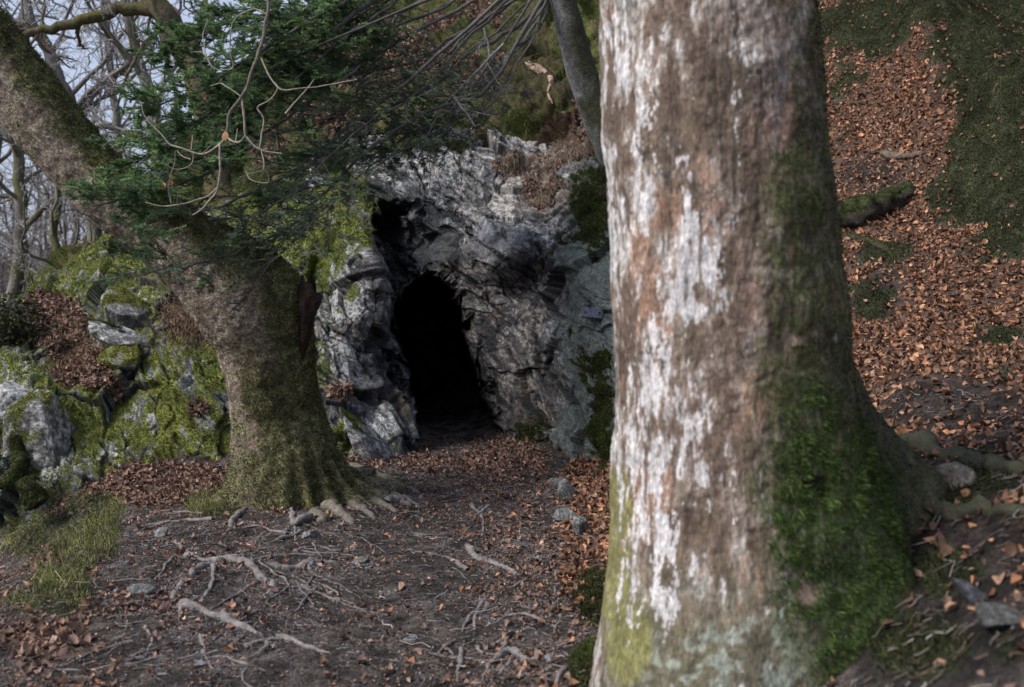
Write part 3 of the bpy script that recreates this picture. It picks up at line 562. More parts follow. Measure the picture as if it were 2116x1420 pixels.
boulder('rock_slab', bat(240, 700, 9.7), (.33, .22, .12), 703, 'pale sloping slab under the upright flecked boulder', 'rock slab', lich=.75, moss_amt=.3, rot=-.35)
boulder('boulder', bat(255, 735, 9.6), (.19, .22, .15), 707, 'moss capped boulder under the pale sloping slab', lich=.4, moss_amt=.8, rot=-.2, mpal=MOSS_Y, nblade=5000)
boulder('boulder', bat(245, 955, 9.0), (.15, .2, .24), 704, 'squat grey green boulder beside the leaves, right of the pale boulder', lich=.3, moss_amt=.3, rot=.3, col=(.17, .175, .15))
boulder('rock_slab', bat(755, 915, 9.15), (.42, .25, .12), 705, 'long pale slab leaning down to the cave path', 'rock slab', lich=.65, moss_amt=.2, rot=-.75, cuts=8)
stones = [((1162, 1000), 7.9, (.07, .06, .06), 'small grey stone where the cliff foot meets the path edge'), ((1145, 985), 8.2, (.06, .06, .05), 'little grey stone behind the stones at the cliff foot'),
          ((1166, 1042), 7.25, (.075, .08, .10), 'upright grey stone among orange leaves at the path edge'), ((1168, 1088), 6.75, (.085, .08, .06), 'low flat grey stone in front of the upright stone'),
          ((1198, 1137), 6.25, (.055, .07, .085), 'pointed grey stone standing alone in the orange leaves'), ((872, 1097), 6.7, (.075, .06, .02), 'flat pale stone trodden into the middle of the path'),
          ((335, 1113), 6.5, (.05, .05, .045), 'round dark stone among the roots left of the leaning trunk'), ((640, 1112), 6.5, (.055, .05, .035), 'small blocky pale stone below the trunk base'),
          ((290, 1250), 5.1, (.075, .05, .035), 'rounded pale stone at the left end of the long root'), ((745, 1158), 5.95, (.05, .04, .02), 'small flat grey stone left of the curved root'),
          ((270, 1083), 6.85, (.03, .03, .03), 'tiny blue grey stone beside the grass bank'), ((1140, 990), 8.1, (.05, .05, .04), 'low stone nearest the cave among the cliff foot stones')]
for k, ((u, v), Y, sz, lab) in enumerate(stones):
    x = (u-CX)/F*Y; z = float(ground_z(x, Y)); boulder('stone', (x, Y, z+sz[2]*.45), sz, 720+k, lab, 'stone', sub=4, cuts=12, col=(.19, .19, .185), lich=.15, moss_amt=0, rot=.2*math.sin(k*2.3))
x, Y = (2010-CX)/F*3.0, 3.0
boulder('slate_shard', (x, Y, float(ground_z(x, Y))+.03), (.085, .05, .028), 760, 'dark blue grey slate shard on the soil at the lower right', 'stone', sub=4, cuts=10, col=(.085, .085, .10), lich=0, moss_amt=0, rot=-.7)
x, Y = (2060-CX)/F*2.75, 2.75
boulder('stone', (x, Y, float(ground_z(x, Y))+.02), (.07, .08, .035), 761, 'low pale grey stone at the right edge near the camera', 'stone', sub=4, cuts=9, col=(.10, .10, .095), lich=.0, moss_amt=0)
x, Y = (1965-CX)/F*3.9, 3.9
boulder('stone', (x, Y, float(ground_z(x, Y))+.03), (.09, .09, .08), 762, 'pale brown stone against the right hand root of the near trunk', 'stone', sub=4, cuts=9, col=(.24, .21, .17), lich=.1, moss_amt=0)

# ================================================================= NEAR BEECH
nb = empty('beech_tree', 'huge near beech trunk patched with white lichen, mossy on its right', 'tree')
YN = 3.65
ev = [-420, -60, 15, 200, 400, 600, 800, 1000, 1200, 1420, 1600, 1700]
eL = [1222, 1230, 1234, 1243, 1252, 1264, 1270, 1264, 1254, 1228, 1195, 1170]
eR = [1655, 1668, 1676, 1692, 1712, 1728, 1742, 1765, 1800, 1850, 1900, 1920]
nR, nT = 820, 520
vv = np.linspace(1660, -420, nR); th = np.linspace(0, 2*math.pi, nT, endpoint=False)
l, r_ = np.interp(vv, ev, eL), np.interp(vv, ev, eR)
k9 = np.ones(61)/61; sm = lambda a: np.convolve(np.pad(a, 30, mode='edge'), k9, 'valid')
l, r_ = sm(l), sm(r_)
ctr = at((l+r_)/2, vv, YN); rad = (r_-l)/2/F*YN*.985
z = ctr[:, 2]
TH, ZZ = np.meshgrid(th, z)
R = np.broadcast_to(rad[:, None], TH.shape).copy()
def lobe(th0, wid, TH): d = np.angle(np.exp(1j*(TH-th0))); return np.exp(-(d/wid)**2)
hz = np.clip((ZZ-.5), 0, None)
R += .74*lobe(.38, .36, TH)*np.exp(-(np.clip(ZZ-.72, 0, None)/.36)**1.15)+.30*lobe(-.5, .42, TH)*np.exp(-np.clip(ZZ-.25, 0, None)/.35)+.03*lobe(3.6, .5, TH)*np.exp(-np.clip(ZZ-.2, 0, None)/.25)+.08*lobe(4.4, .4, TH)*np.exp(-np.clip(ZZ-.1, 0, None)/.25)
R += .05*lobe(-.25, .22, TH)*np.exp(-np.clip(ZZ-.2, 0, None)/.9)-.045*lobe(.02, .14, TH)*np.exp(-np.clip(ZZ-.6, 0, None)/.8)
D = np.stack([np.cos(TH), np.sin(TH), 0*TH], -1)
B0 = ctr[:, None]+D*R[..., None]
st_ = B0*[1, 1, .22]
b1 = fbm(st_, 5, 4, 801); b2 = fbm(st_, 22, 4, 802); b3 = fbm(B0, 40, 3, 803); lump = fbm(B0, 3.2, 3, 804)
NV = B0+D*(.011*b1+.006*b2+.005*b3+.02*lump)[..., None]
U, VV = proj(NV); front = D[..., 1] < .35
bb = fbm(B0, 7, 4, 813); bf = fbm(B0, 30, 4, 814); patch = fbm(B0*[1, 1, .6], 4.2, 4, 815)
bs1 = fbm(B0*[1, 1, .5], 5.5, 5, 811, .6); bs2 = fbm(B0*[1, 1, .42], 15, 5, 812, .68); nf = fbm(B0*[1, 1, .3], 46, 4, 817, .75); cr = sstep(.10, .34, fbm(B0*[1, 1, .07], 44, 4, 818, .6))
c = lerp(np.array([.115, .080, .060]), np.array([.35, .285, .24]), sstep(-.30, .32, bs2*.75+nf*.5+.35*bs1)[..., None])
sal = sstep(.16, .30, fbm(B0*[1, 1, .5], 6.5, 5, 816, .62)+.25*nf); c = lerp(c, np.array([.33, .19, .13])*(1+.5*nf[..., None]), (sal*.5)[..., None])
c = lerp(c, np.array([.42, .42, .40]), (sstep(.1, .4, bs2+.5*nf+.25*(1470-U)/250-.05)*.65)[..., None])
brown = blobs(U, VV, [(1420, 250, 100, 80), (1480, 170, 70, 70), (1360, 300, 90, 60, .8), (1540, 330, 60, 80), (1430, 400, 70, 50, .6), (1560, 480, 50, 100, .7), (1510, 560, 30, 50), (1450, 710, 60, 60, .8), (1560, 780, 100, 150, .8), (1500, 880, 60, 60, .7), (1330, 720, 40, 50, .9), (1460, 1080, 90, 60, .9), (1540, 1000, 100, 100, .7), (1380, 1180, 60, 60, .7), (1290, 620, 25, 60, .5), (1480, 60, 60, 60, .5), (1600, 640, 40, 120, .6)])*front
brown = sstep(.26, .44, brown*.50+.60*bs1+.45*bs2+.4*nf); c = lerp(c, np.array([.092, .064, .044])*(1+.9*nf[..., None]+.4*bf[..., None]), brown[..., None]*.88)
white = blobs(U, VV, [(1400, 600, 80, 60), (1450, 560, 60, 80), (1330, 620, 60, 70, .9), (1480, 620, 50, 50, .8), (1340, 800, 60, 140), (1400, 880, 80, 140), (1330, 1000, 60, 120), (1460, 960, 60, 60), (1350, 1080, 55, 60), (1300, 1220, 24, 70), (1365, 1250, 30, 62), (1440, 1160, 18, 34, .8), (1310, 420, 60, 110, .8), (1262, 400, 24, 260, .95), (1300, 240, 50, 140, .75), (1270, 120, 36, 150, .85), (1420, 480, 70, 70, .6), (1290, 860, 34, 100, .8), (1430, 640, 60, 26, .9), (1490, 1190, 22, 44, .6), (1350, 120, 70, 110, .6), (1290, 620, 40, 120, .7), (1500, 500, 50, 60, .5)])*front
white = sstep(.40, .47, white*.48+.26*bs1+.66*bs2+.80*nf-.38*cr)
c = lerp(c, np.array([.44, .42, .42])*(1+.35*nf[..., None]+.3*bs2[..., None]), white[..., None]*.88)
c = c*(1-.45*cr*sstep(-.2, .3, bs1+.3))[..., None]
low = sstep(1080, 1330, VV+80*patch)*sstep(1200, 1290, U+40*bb); spk = sstep(.0, .35, bf+.35*bb)*low
c = lerp(c, np.array([.085, .08, .05])*(1+.5*bb[..., None]), (low*.8*(1-white*.9))[..., None]); 
c = lerp(c, np.array([.27, .30, .26]), (spk*sstep(1150, 1350, VV)*blobs(U, VV, [(1580, 1330, 150, 130), (1450, 1380, 130, 80, .8), (1650, 1200, 60, 60, .6)])*.75)[..., None])
ygr = sstep(.35, .6, blobs(U, VV, [(1275, 1060, 28, 90), (1270, 1200, 40, 100, .9), (1300, 1330, 50, 100, .8)])*.8+.3*bb+.1); c = lerp(c, np.array([.16, .15, .05])*(1+.4*bf[..., None]), (ygr*(1-white)*.8)[..., None])
edge = np.interp(VV, [-60, 200, 430, 560, 700, 850, 1000, 1150, 1300, 1420], [1618, 1612, 1588, 1576, 1568, 1565, 1560, 1580, 1625, 1665])
mN = sstep(-50, 70, U-edge+45*patch+40*bb+35*bf); mN = np.maximum(mN, (D[..., 1] > .2)*sstep(-.3, .3, patch+.3)*sstep(-.6, .2, D[..., 0])*.8)
mN = np.maximum(mN, sstep(.4, .6, blobs(U, VV, [(1690, 880, 80, 120), (1690, 1060, 110, 110), (1780, 1200, 120, 160), (1800, 1360, 120, 90)])*.9+.3*bb))
pinkish = blobs(U, VV, [(1555, 620, 20, 60), (1610, 320, 30, 60, .6), (1668, 1225, 26, 26)])*front; c = lerp(c, np.array([.34, .22, .17]), pinkish[..., None]*.6)
mN = np.clip(mN*(.70+.45*sstep(-.35, .15, bf+.5*bs2)), 0, 1)
mN = np.maximum(mN, sstep(1720, 1800, U+30*bb)*sstep(640, 760, VV)*front); mN = mN*(1-.9*blobs(U, VV, [(1668, 1228, 22, 24)]))
br = sstep(.0, .5, blobs(U, VV, [(1720, 1100, 130, 180), (1800, 1360, 130, 90), (1680, 900, 60, 100, .7)])+.3*patch)
darkroot = sstep(1740, 1840, U)*sstep(1180, 1080, VV)
mcol = lerp(np.array([.062, .068, .025]), np.array([.055, .082, .022]), br[..., None])*(1+.7*bb[..., None]+.6*bf[..., None]+.5*nf[..., None])
mcol = mcol*(1-.45*darkroot[..., None])
c = lerp(c, mcol, mN[..., None]*.9)
hole = blobs(U, VV, [(1690, 1000, 26, 12), (1705, 1020, 14, 18)]); c = lerp(c, np.array([.02, .018, .012]), hole[..., None]); NV = NV-D*(.03*hole)[..., None]
NF = gridf(nR, nT, True)
mesh('trunk', NV, NF, M_SMOOTHBARK, nb, c)
p, N, i = sample(NV.reshape(-1, 3), NF, (mN**2).ravel()*((U > 1150) & (VV > -60) & (VV < 1480)).ravel()*(.3+.7*br.ravel()), 95000, 830)
out = nrm(p-np.stack([np.interp(p[:, 2], z[np.argsort(z)], ctr[np.argsort(z), 0]), np.full(len(p), YN), p[:, 2]], -1))
brs = br.reshape(-1)[i][:, None]; clump = fbm(p, 25, 2, 831)[:, None]
cl = lerp(pick(MOSS_D, len(p), 831, .3), pick([(.05, .078, .02), (.038, .06, .016), (.07, .09, .028)], len(p), 832, .3), brs)*(1+.6*clump)
V_, f_, c_ = blades(p, nrm(out+[0, 0, -.1]), np.clip(.014*(1+1.5*clump[:, 0]), .003, .04)*(.6+.6*brs[:, 0]), .0036, .8, cl, 831, .6)
mo = mesh('moss', V_, f_, M_MOSS, nb, c_); mo['kind'] = 'stuff'

def ground_pts(px, Yg=None):
    """photograph pixels dropped along their rays on the ground"""
    out = []
    for u, v in px:
        lo, hi = 1.8, 14.
        Ys = np.linspace(1.8, 14, 500); P_ = at(u, v, Ys); g = ground_z(P_[:, 0], P_[:, 1]); k = np.argmax(P_[:, 2] < g)
        out.append([P_[k, 0], P_[k, 1], g[k]])
    return np.array(out)
def root(px, r0, r1, parent, seed, col=(.14, .124, .118), lift=.28, label=None):
    if r0 > .02 and r0 < .045: r0 *= 1.05; r1 *= .8
    elif r0 < .045: r0 *= .85; r1 *= .6
    G = ground_pts(px); n = max(30, 14*len(px)); Pn = catmull(G, n); rr = np.random.default_rng(seed)
    Pn += .012*np.stack([fbm(Pn, 9, 2, seed), fbm(Pn, 9, 2, seed+1), 0*Pn[:, 0]], -1)
    rad = np.linspace(r0, r1, n)*(1+.55*fbm(Pn, 9, 3, seed+2)); 
    dip = fbm(Pn, 4, 2, seed+3)
    Pn[:, 2] = ground_z(Pn[:, 0], Pn[:, 1])+rad*(lift+.9*dip); Pn[-2:, 2] -= r1*1.5; Pn[:1, 2] -= r0*.4
    V_, f_ = tubes(Pn[None], rad[None], 12)
    Cn = np.repeat(Pn, 12, 0); o_ = nrm(V_-Cn); V_ = V_+o_*(np.repeat(rad, 12)*(.5*fbm(V_, 16, 3, seed+4)+.25*fbm(V_, 50, 2, seed+6)))[:, None]
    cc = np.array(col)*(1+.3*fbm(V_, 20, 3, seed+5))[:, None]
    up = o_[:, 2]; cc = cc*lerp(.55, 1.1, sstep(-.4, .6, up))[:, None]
    return mesh('root', V_, f_, M_ROOT, parent, cc)
near_roots = [([(968, 1128), (985, 1155), (1030, 1170), (1072, 1190)], .026, .018), ([(1005, 1240), (985, 1270), (980, 1305)], .018, .010), ([(1000, 1245), (965, 1290), (955, 1310)], .014, .008), ([(1140, 1165), (1147, 1190), (1148, 1230)], .013, .008),
              ([(975, 1046), (995, 1065), (998, 1100)], .018, .010), ([(1010, 1050), (985, 1068), (965, 1085)], .016, .009), ([(1040, 1010), (1065, 1005), (1090, 992)], .014, .010), ([(1130, 1290), (1080, 1272), (1020, 1290), (960, 1310)], .012, .006),
              ([(1090, 1370), (1050, 1352), (1010, 1380), (1000, 1410)], .020, .016), ([(1060, 1310), (1040, 1340), (1020, 1370)], .018, .012), ([(1130, 1365), (1060, 1372), (1030, 1400)], .016, .012), ([(955, 1345), (948, 1390), (950, 1415)], .013, .009), ([(1170, 1380), (1155, 1400), (1150, 1440)], .012, .010), ([(985, 1340), (1000, 1352), (1030, 1356)], .012, .008), ([(1090, 1195), (1060, 1215), (1010, 1215)], .010, .005), ([(1150, 1300), (1120, 1290), (1070, 1310)], .010, .006), ([(940, 1330), (915, 1345), (900, 1355)], .012, .006), ([(1100, 1095), (1040, 1090), (990, 1098)], .008, .004), ([(1080, 1066), (1030, 1078), (980, 1088)], .008, .004)]
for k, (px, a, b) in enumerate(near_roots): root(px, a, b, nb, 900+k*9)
rr9 = np.random.default_rng(78)
for k in range(30):
    u0, v0 = rr9.uniform(900, 1180), rr9.uniform(1060, 1400); a0 = rr9.uniform(0, 6.3); Ln = rr9.uniform(40, 110); pts_ = [(u0, v0)]
    for q in range(4):
        a0 += rr9.normal(0, .28); pts_.append((min(pts_[-1][0]+math.cos(a0)*Ln*.4, 1200), pts_[-1][1]+math.sin(a0)*Ln*.2))
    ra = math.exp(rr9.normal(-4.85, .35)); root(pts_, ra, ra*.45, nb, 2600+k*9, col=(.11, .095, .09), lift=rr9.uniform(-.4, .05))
for k, (px, a, b) in enumerate([([(1880, 925), (1950, 945), (2010, 950), (2080, 975), (2150, 985)], .05, .03), ([(1910, 1050), (1970, 1062), (2030, 1050), (2090, 1062), (2150, 1060)], .044, .026)]):
    tag(root(px, a, b, nb, 2950+k*9, col=(.034, .034, .019), lift=-.25), 'mossy surface root')
nbase = np.array([ctr[120, 0], YN, float(ground_z(ctr[120, 0], YN))]); settle(nb, nbase)

# ================================================================= LEANING BEECH
lb = empty('beech_tree', 'leaning beech with a bent mossy trunk and spreading surface roots', 'tree')
SP = [(592, 1120, 140, 7.7), (590, 1060, 124, 7.7), (586, 1010, 110, 7.62), (580, 930, 102, 7.56), (569, 850, 94, 7.56), (560, 780, 92, 7.48), (547, 705, 97, 7.42), (518, 635, 106, 7.34), (462, 573, 98, 7.28), (385, 515, 82, 7.2), (300, 450, 73, 7.12), (200, 370, 68, 7.05), (105, 265, 70, 7.0), (30, 170, 72, 6.95), (-60, 60, 72, 6.9), (-160, -80, 68, 6.85), (-250, -260, 62, 6.8), (-300, -480, 58, 6.8)]
SP = np.array(SP, float); pc = np.c_[at(SP[:, 0], SP[:, 1], SP[:, 3]), SP[:, 2]/F*SP[:, 3]]
nR, nT = 620, 260; pc = catmull(pc, nR); Pc, rad = pc[:, :3], pc[:, 3]
T_ = nrm(np.gradient(Pc, axis=0)); bx = np.array([0, 1., 0]); n_ = nrm(bx-(T_@bx)[:, None]*T_); b_ = np.cross(T_, n_)     # angle 0 points away from the camera, pi/2 to the right
th = np.linspace(0, 2*math.pi, nT, endpoint=False)
if b_[5, 0] < 0: b_ = -b_
TH = np.broadcast_to(th, (nR, nT)); D = np.cos(th)[None, :, None]*n_[:, None]+np.sin(th)[None, :, None]*b_[:, None]
ZZ = np.broadcast_to(Pc[:, 2:3], TH.shape); R = np.broadcast_to(rad[:, None], TH.shape).copy()
lowf = np.exp(-np.clip(ZZ-.0, 0, None)/.15)
for a, am, w_ in ((math.pi*.5+.05, .50, .085), (math.pi*.5+.33, .46, .075), (math.pi*.5+.62, .40, .08), (math.pi*.5+.95, .30, .085), (math.pi*.5+1.3, .16, .12), (math.pi*.5-.28, .44, .10), (math.pi*.5-.62, .3, .12), (math.pi*.5+.3, .14, .7), (math.pi+.1, .02, .25), (math.pi*1.25, .05, .2), (math.pi*1.5-.1, .12, .3), (.3, .1, .4)):
    R += am*lobe(a, w_, TH)*lowf
R += .05*lobe(math.pi*.5+.1, .5, TH)*np.exp(-((ZZ-1.45)/.22)**2)
B0 = Pc[:, None]+D*R[..., None]
q1 = fbm(B0, 3.5, 4, 1001); q2 = fbm(B0, 16, 4, 1002); q3 = fbm(B0, 48, 3, 1003)
LV = B0+D*(.028*q1+.010*q2+.005*q3+.02*lowf*fbm(B0, 9, 3, 1004))[..., None]
LV = LV+D*(.05*lowf*fbm(B0, 13, 3, 1005))[..., None]
U, VV = proj(LV)
k1 = fbm(B0, 6, 4, 1011); k2 = fbm(B0, 24, 4, 1012); k3 = fbm(B0, 70, 2, 1013)
c = lerp(np.array([.14, .105, .078]), np.array([.33, .27, .215]), sstep(-.4, .5, k1*.5+k2*.6)[..., None])
c = c*(1+.5*k3[..., None]+.35*fbm(B0*[1, 1, .3], 40, 3, 1014)[..., None])
spot = sstep(.33, .5, k2*.8+.25*k1+.2*k3); c = lerp(c, np.array([.40, .39, .36]), spot[..., None]*.6)
# moss on the upper side of the lean, the right flank and round the foot
topness = np.where(VV < 560, np.clip((b_[:, None]*D).sum(-1), -1, 1), np.sin(TH))
mL = sstep(-.1, .5, topness-.12+.45*k1+.25*k2)*np.interp(VV, [-200, 540, 700, 1100], [1., .95, .9, .8])
mL = np.maximum(mL, sstep(820, 1010, VV+70*k1)*sstep(-.3, .35, k2+.5*k1+.35)*.8)
mL = np.maximum(mL, sstep(640, 800, VV)*sstep(-.35, .25, np.sin(TH)+.5+.9*k1+.5*k2)*.85); mL = np.maximum(mL, .45*sstep(.1, .6, k1+.4*k2))
toe = sstep(.0, .25, lowf-.35)*sstep(.1, .5, np.sin(TH)+.3*k1); 
mc = lerp(np.array([.036, .040, .013]), np.array([.12, .125, .036]), sstep(-.4, .5, k2+.4*k1)[..., None])
c = lerp(c, mc, mL[..., None]*.88)
c = lerp(c, np.array([.20, .17, .14])*(1+.3*k2[..., None]), (toe*.65)[..., None])
LF = gridf(nR, nT, True)
mesh('trunk', LV, LF, M_BARK, lb, c)
mw = (mL**2).ravel()*((U > -60) & (VV > -40)).ravel()
p, N, i = sample(LV.reshape(-1, 3), LF, mw, 55000, 1020)
ii = i//nT; out = nrm(p-Pc[ii])
V_, f_, c_ = blades(p, out, .022, .006, .6, pick([(.06, .066, .02), (.10, .105, .032), (.04, .046, .015), (.13, .12, .05)], len(p), 1020, .3), 1020, .5)
mo = mesh('moss', V_, f_, M_MOSS, lb, c_); mo['kind'] = 'stuff'
# broken stub on the right of the bend
sp = catmull([at(622, 760, 7.3), at(632, 700, 7.24), at(638, 645, 7.2), at(646, 612, 7.18), at(652, 590, 7.18)], 30); srad = np.interp(np.linspace(0, 1, 30), [0, .3, .6, .85, 1], [.015, .05, .085, .085, .07])
V_, f_ = tubes(sp[None], srad[None], 28); a_ = np.tile(np.linspace(0, 2*math.pi, 28, endpoint=False), 30); tpos = np.repeat(np.linspace(0, 1, 30), 28)
o_ = nrm(V_-np.repeat(sp, 28, 0)); jag = vnoise(np.stack([np.cos(a_)*3, np.sin(a_)*3, 0*a_], -1), 5); V_ = V_+o_*(.035*jag+.015*fbm(V_, 25, 3, 6))[:, None]+np.array([.1, 0, .75])*(.10*np.clip(tpos-.7, 0, 1)*jag/.3)[:, None]
V_ = V_+np.array([.015, 0, -1.])*(np.clip(.4-tpos, 0, 1)*.0)[:, None]
mesh('branch_stub', V_, f_, M_BARK, lb, np.array([.045, .030, .023])*(1+.7*fbm(V_*[1, 1, .2], 40, 3, 7))[:, None])
# dead bark strip below the stub
# roots
LR = [([(640, 1075), (610, 1085), (600, 1060)], .03, .02), ([(455, 1165), (400, 1155), (375, 1135), (355, 1125)], .030, .022), ([(455, 1160), (510, 1165), (545, 1200), (570, 1215)], .030, .020), ([(570, 1215), (545, 1235), (530, 1240)], .018, .010), ([(445, 1165), (400, 1185), (365, 1230), (350, 1250)], .022, .014), ([(443, 1170), (435, 1215), (408, 1250)], .018, .009), ([(372, 1150), (335, 1185), (320, 1200)], .013, .006),
      ([(372, 1255), (440, 1275), (500, 1300), (540, 1318)], .026, .016), ([(375, 1258), (370, 1285)], .016, .010), ([(505, 1340), (580, 1322), (640, 1342), (685, 1355)], .020, .012), ([(690, 1165), (640, 1165), (590, 1180), (560, 1170)], .030, .016), ([(650, 1150), (600, 1148), (550, 1152), (515, 1160)], .016, .009), ([(620, 1100), (570, 1120), (510, 1140), (450, 1140), (390, 1150)], .018, .008), ([(590, 1105), (540, 1092), (500, 1094)], .016, .008),
      ([(597, 1048), (610, 1080), (608, 1120)], .018, .009), ([(570, 1030), (520, 1050), (480, 1080), (475, 1095)], .032, .016), ([(500, 1085), (430, 1100), (380, 1115), (345, 1120)], .014, .007), ([(440, 1075), (360, 1080), (300, 1095), (285, 1110)], .018, .009), ([(420, 1065), (350, 1058), (300, 1066)], .014, .007), ([(610, 1140), (660, 1130), (700, 1150)], .014, .008), ([(535, 1160), (590, 1205), (600, 1230)], .010, .005), ([(300, 1300), (315, 1330), (300, 1360)], .012, .007), ([(410, 1315), (425, 1345)], .016, .010), ([(415, 1350), (440, 1385)], .010, .006), ([(545, 1265), (500, 1285), (480, 1290)], .010, .005), ([(700, 1140), (650, 1145), (605, 1135)], .012, .007),
      ([(660, 1045), (700, 1060), (730, 1080)], .06, .03), ([(690, 1030), (740, 1050), (775, 1075)], .06, .026), ([(700, 1010), (760, 1035), (820, 1060)], .065, .028), ([(710, 990), (780, 1015), (850, 1045)], .06, .026), ([(720, 975), (800, 995), (870, 1022)], .055, .024), ([(650, 1055), (668, 1080), (655, 1070)], .05, .026), ([(800, 1040), (840, 1035), (868, 1048)], .03, .015), ([(770, 1000), (810, 1022), (835, 1040)], .035, .02),
      ([(230, 1380), (330, 1340), (420, 1290)], .008, .004), ([(640, 1215), (600, 1218), (570, 1216)], .009, .005), ([(700, 1230), (640, 1200), (620, 1190)], .008, .004), ([(520, 1380), (450, 1360), (400, 1372)], .009, .005)]
for k, (px, a, b) in enumerate(LR):
    fat = a > .045 or k in (27, 28)
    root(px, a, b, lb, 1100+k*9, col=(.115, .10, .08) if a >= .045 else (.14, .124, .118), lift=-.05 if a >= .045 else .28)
rr9 = np.random.default_rng(77)
for k in range(50):
    u0, v0 = (rr9.uniform(300, 700), rr9.uniform(1075, 1260)) if k < 38 else (rr9.uniform(240, 620), rr9.uniform(1230, 1390))
    a0 = math.atan2(v0-1010, u0-590)+rr9.normal(0, .4); Ln = rr9.uniform(60, 150); pts_ = [(u0, v0)]
    for q in range(4):
        a0 += rr9.normal(0, .25); pts_.append((pts_[-1][0]+math.cos(a0)*Ln*.4, pts_[-1][1]+math.sin(a0)*Ln*.16))
    ra = math.exp(rr9.normal(-4.75, .35)); root(pts_, ra, ra*.45, lb, 2000+k*9, col=(.12, .105, .10), lift=rr9.uniform(-.2, .15))
settle(lb, at(590, 1052, 7.42))

# ================================================================= BARE TREES BEYOND
def grow(PP, RR, k, lr, ang, wig, up, n, seed, lo=.25, rr=.6, taper=.3, outdir=None):
    r = np.random.default_rng(seed); B, N = PP.shape[:2]; idx = np.repeat(np.arange(B), k); t = r.uniform(lo, 1, len(idx))*(N-1); i = np.minimum(t.astype(int), N-2); f = (t-i)[:, None]
    base = PP[idx, i]*(1-f)+PP[idx, i+1]*f; rb = RR[idx, i]*(1-f[:, 0])+RR[idx, i+1]*f[:, 0]
    tan = nrm(PP[idx, i+1]-PP[idx, i]); s = perp(tan, r); L = np.linalg.norm(np.diff(PP, axis=1), axis=-1).sum(1)[idx]*lr*r.uniform(.6, 1.2, len(idx))*(1-.5*t/(N-1))
    a = np.radians(r.normal(ang, 12, len(idx)))[:, None]; d = nrm(tan*np.cos(a)+s*np.sin(a)); pts = [base]
    for q in range(n-1):
        d = nrm(d+wig*r.normal(size=d.shape)+np.array([0, 0, up])*(q/(n-1)+.3)*.5); pts.append(pts[-1]+d*(L/(n-1))[:, None])
    P_ = np.stack(pts, 1); R_ = (rb*rr)[:, None]*np.linspace(1, taper, n)[None]
    return P_, R_
def bare_tree(px, radii, Y, label, seed, col=(.165, .15, .14), mossy=.3, k=(9, 6, 6, 4), lr=(.55, .55, .5, .5), group='bare trees beyond the rock bank', limbs=(), up=.25, lo=.3, wig=.3, twigcol=(.36, .34, .34), minr=.0036):
    e = empty('bare_tree', label, 'tree', group)
    r = np.random.default_rng(seed); px = np.asarray(px, float); Ys = np.full(len(px), Y) if np.isscalar(Y) else np.asarray(Y, float)
    P0 = catmull(at(px[:, 0], px[:, 1], Ys), 24)[None]; R0 = np.interp(np.linspace(0, 1, 24), np.linspace(0, 1, len(radii)), np.asarray(radii)/F*Ys.mean())[None]
    P0 = P0+.3*R0[..., None]*r.normal(size=P0.shape)*.5
    parts = []
    def paint(V_, s, mo):
        a = fbm(V_, 2.5, 3, s); cc = np.array(col)*(1+.4*fbm(V_, 9, 2, s+1)[:, None]); return lerp(cc, np.array([.09, .085, .025]), (sstep(.0, .5, a+mo-.3)*.8)[:, None])
    V_, f_ = tubes(P0, R0, 14); mesh('trunk', V_, f_, M_BARK, e, paint(V_, seed, mossy))
    src = [(P0, R0)]
    for q, (lpx, lr_) in enumerate(limbs):
        lpx = np.asarray(lpx, float); Pl = catmull(at(lpx[:, 0], lpx[:, 1], Ys.mean()+.6*math.sin(q*2+seed)*np.linspace(0, 1, len(lpx))), 24)[None]; Rl = np.linspace(lr_, lr_*.35, 24)[None]/F*Ys.mean()
        Pl = Pl+.25*Rl[..., None]*r.normal(size=Pl.shape)
        V_, f_ = tubes(Pl, Rl, 8); mesh('limb', V_, f_, M_BARK, e, paint(V_, seed+q, mossy+.15)); src.append((Pl, Rl))
    PP = np.concatenate([a for a, b in src]); RR = np.concatenate([b for a, b in src]); allb = []
    for lev in range(len(k)):
        n = 8 if lev < 2 else 6
        PP, RR = grow(PP, RR, k[lev], lr[lev], 50, wig*(1+.25*lev), up*(1-.2*lev), n, seed+lev*7, lo if lev == 0 else .15, rr=.62, taper=.4); RR = np.maximum(RR*(.62 if lev == 0 else .75), minr)
        tc = np.array(lerp(np.array(col), np.array(twigcol), lev/3.)); V_, f_ = tubes(PP, RR, 6 if lev < 2 else 3)
        allb.append((V_, f_, lerp(tc*(1+.3*fbm(V_, 6, 2, seed+lev))[:, None], np.array([.085, .085, .03]), (sstep(.1, .5, fbm(V_, 1.8, 3, seed+5)+mossy-.45)*(.7 if lev < 2 else 0))[:, None])))
    V_, f_, c_ = join(allb); o = mesh('branches', V_, f_, M_TWIG, e, c_); o.name = 'branch_crown'
    b = P0[0, 0]; return settle(e, b)
bare_tree([(300, 620), (330, 420), (322, 300), (310, 200), (285, 120), (262, 20), (240, -160)], (17, 15, 14, 12, 11, 10, 8), 15, 'bare grey tree behind the leaning trunk, left of the fir needles', 21, k=(9, 6, 5, 4), limbs=[([(322, 300), (270, 275), (215, 262), (175, 258)], 9), ([(300, 160), (240, 90), (200, 40), (150, -60)], 7)], mossy=.35)
bare_tree([(200, 640), (190, 430), (165, 280), (140, 210), (115, 150), (85, 80), (60, 20), (40, -140)], (16, 15, 15, 14, 13, 11, 9, 7), 16, 'bare tree with a bent grey trunk against the sky at the upper left', 22, k=(9, 6, 5, 4), limbs=[([(150, 240), (210, 180), (270, 130), (330, 60)], 8), ([(100, 110), (60, 60), (10, 30), (-60, -40)], 7)], mossy=.2)
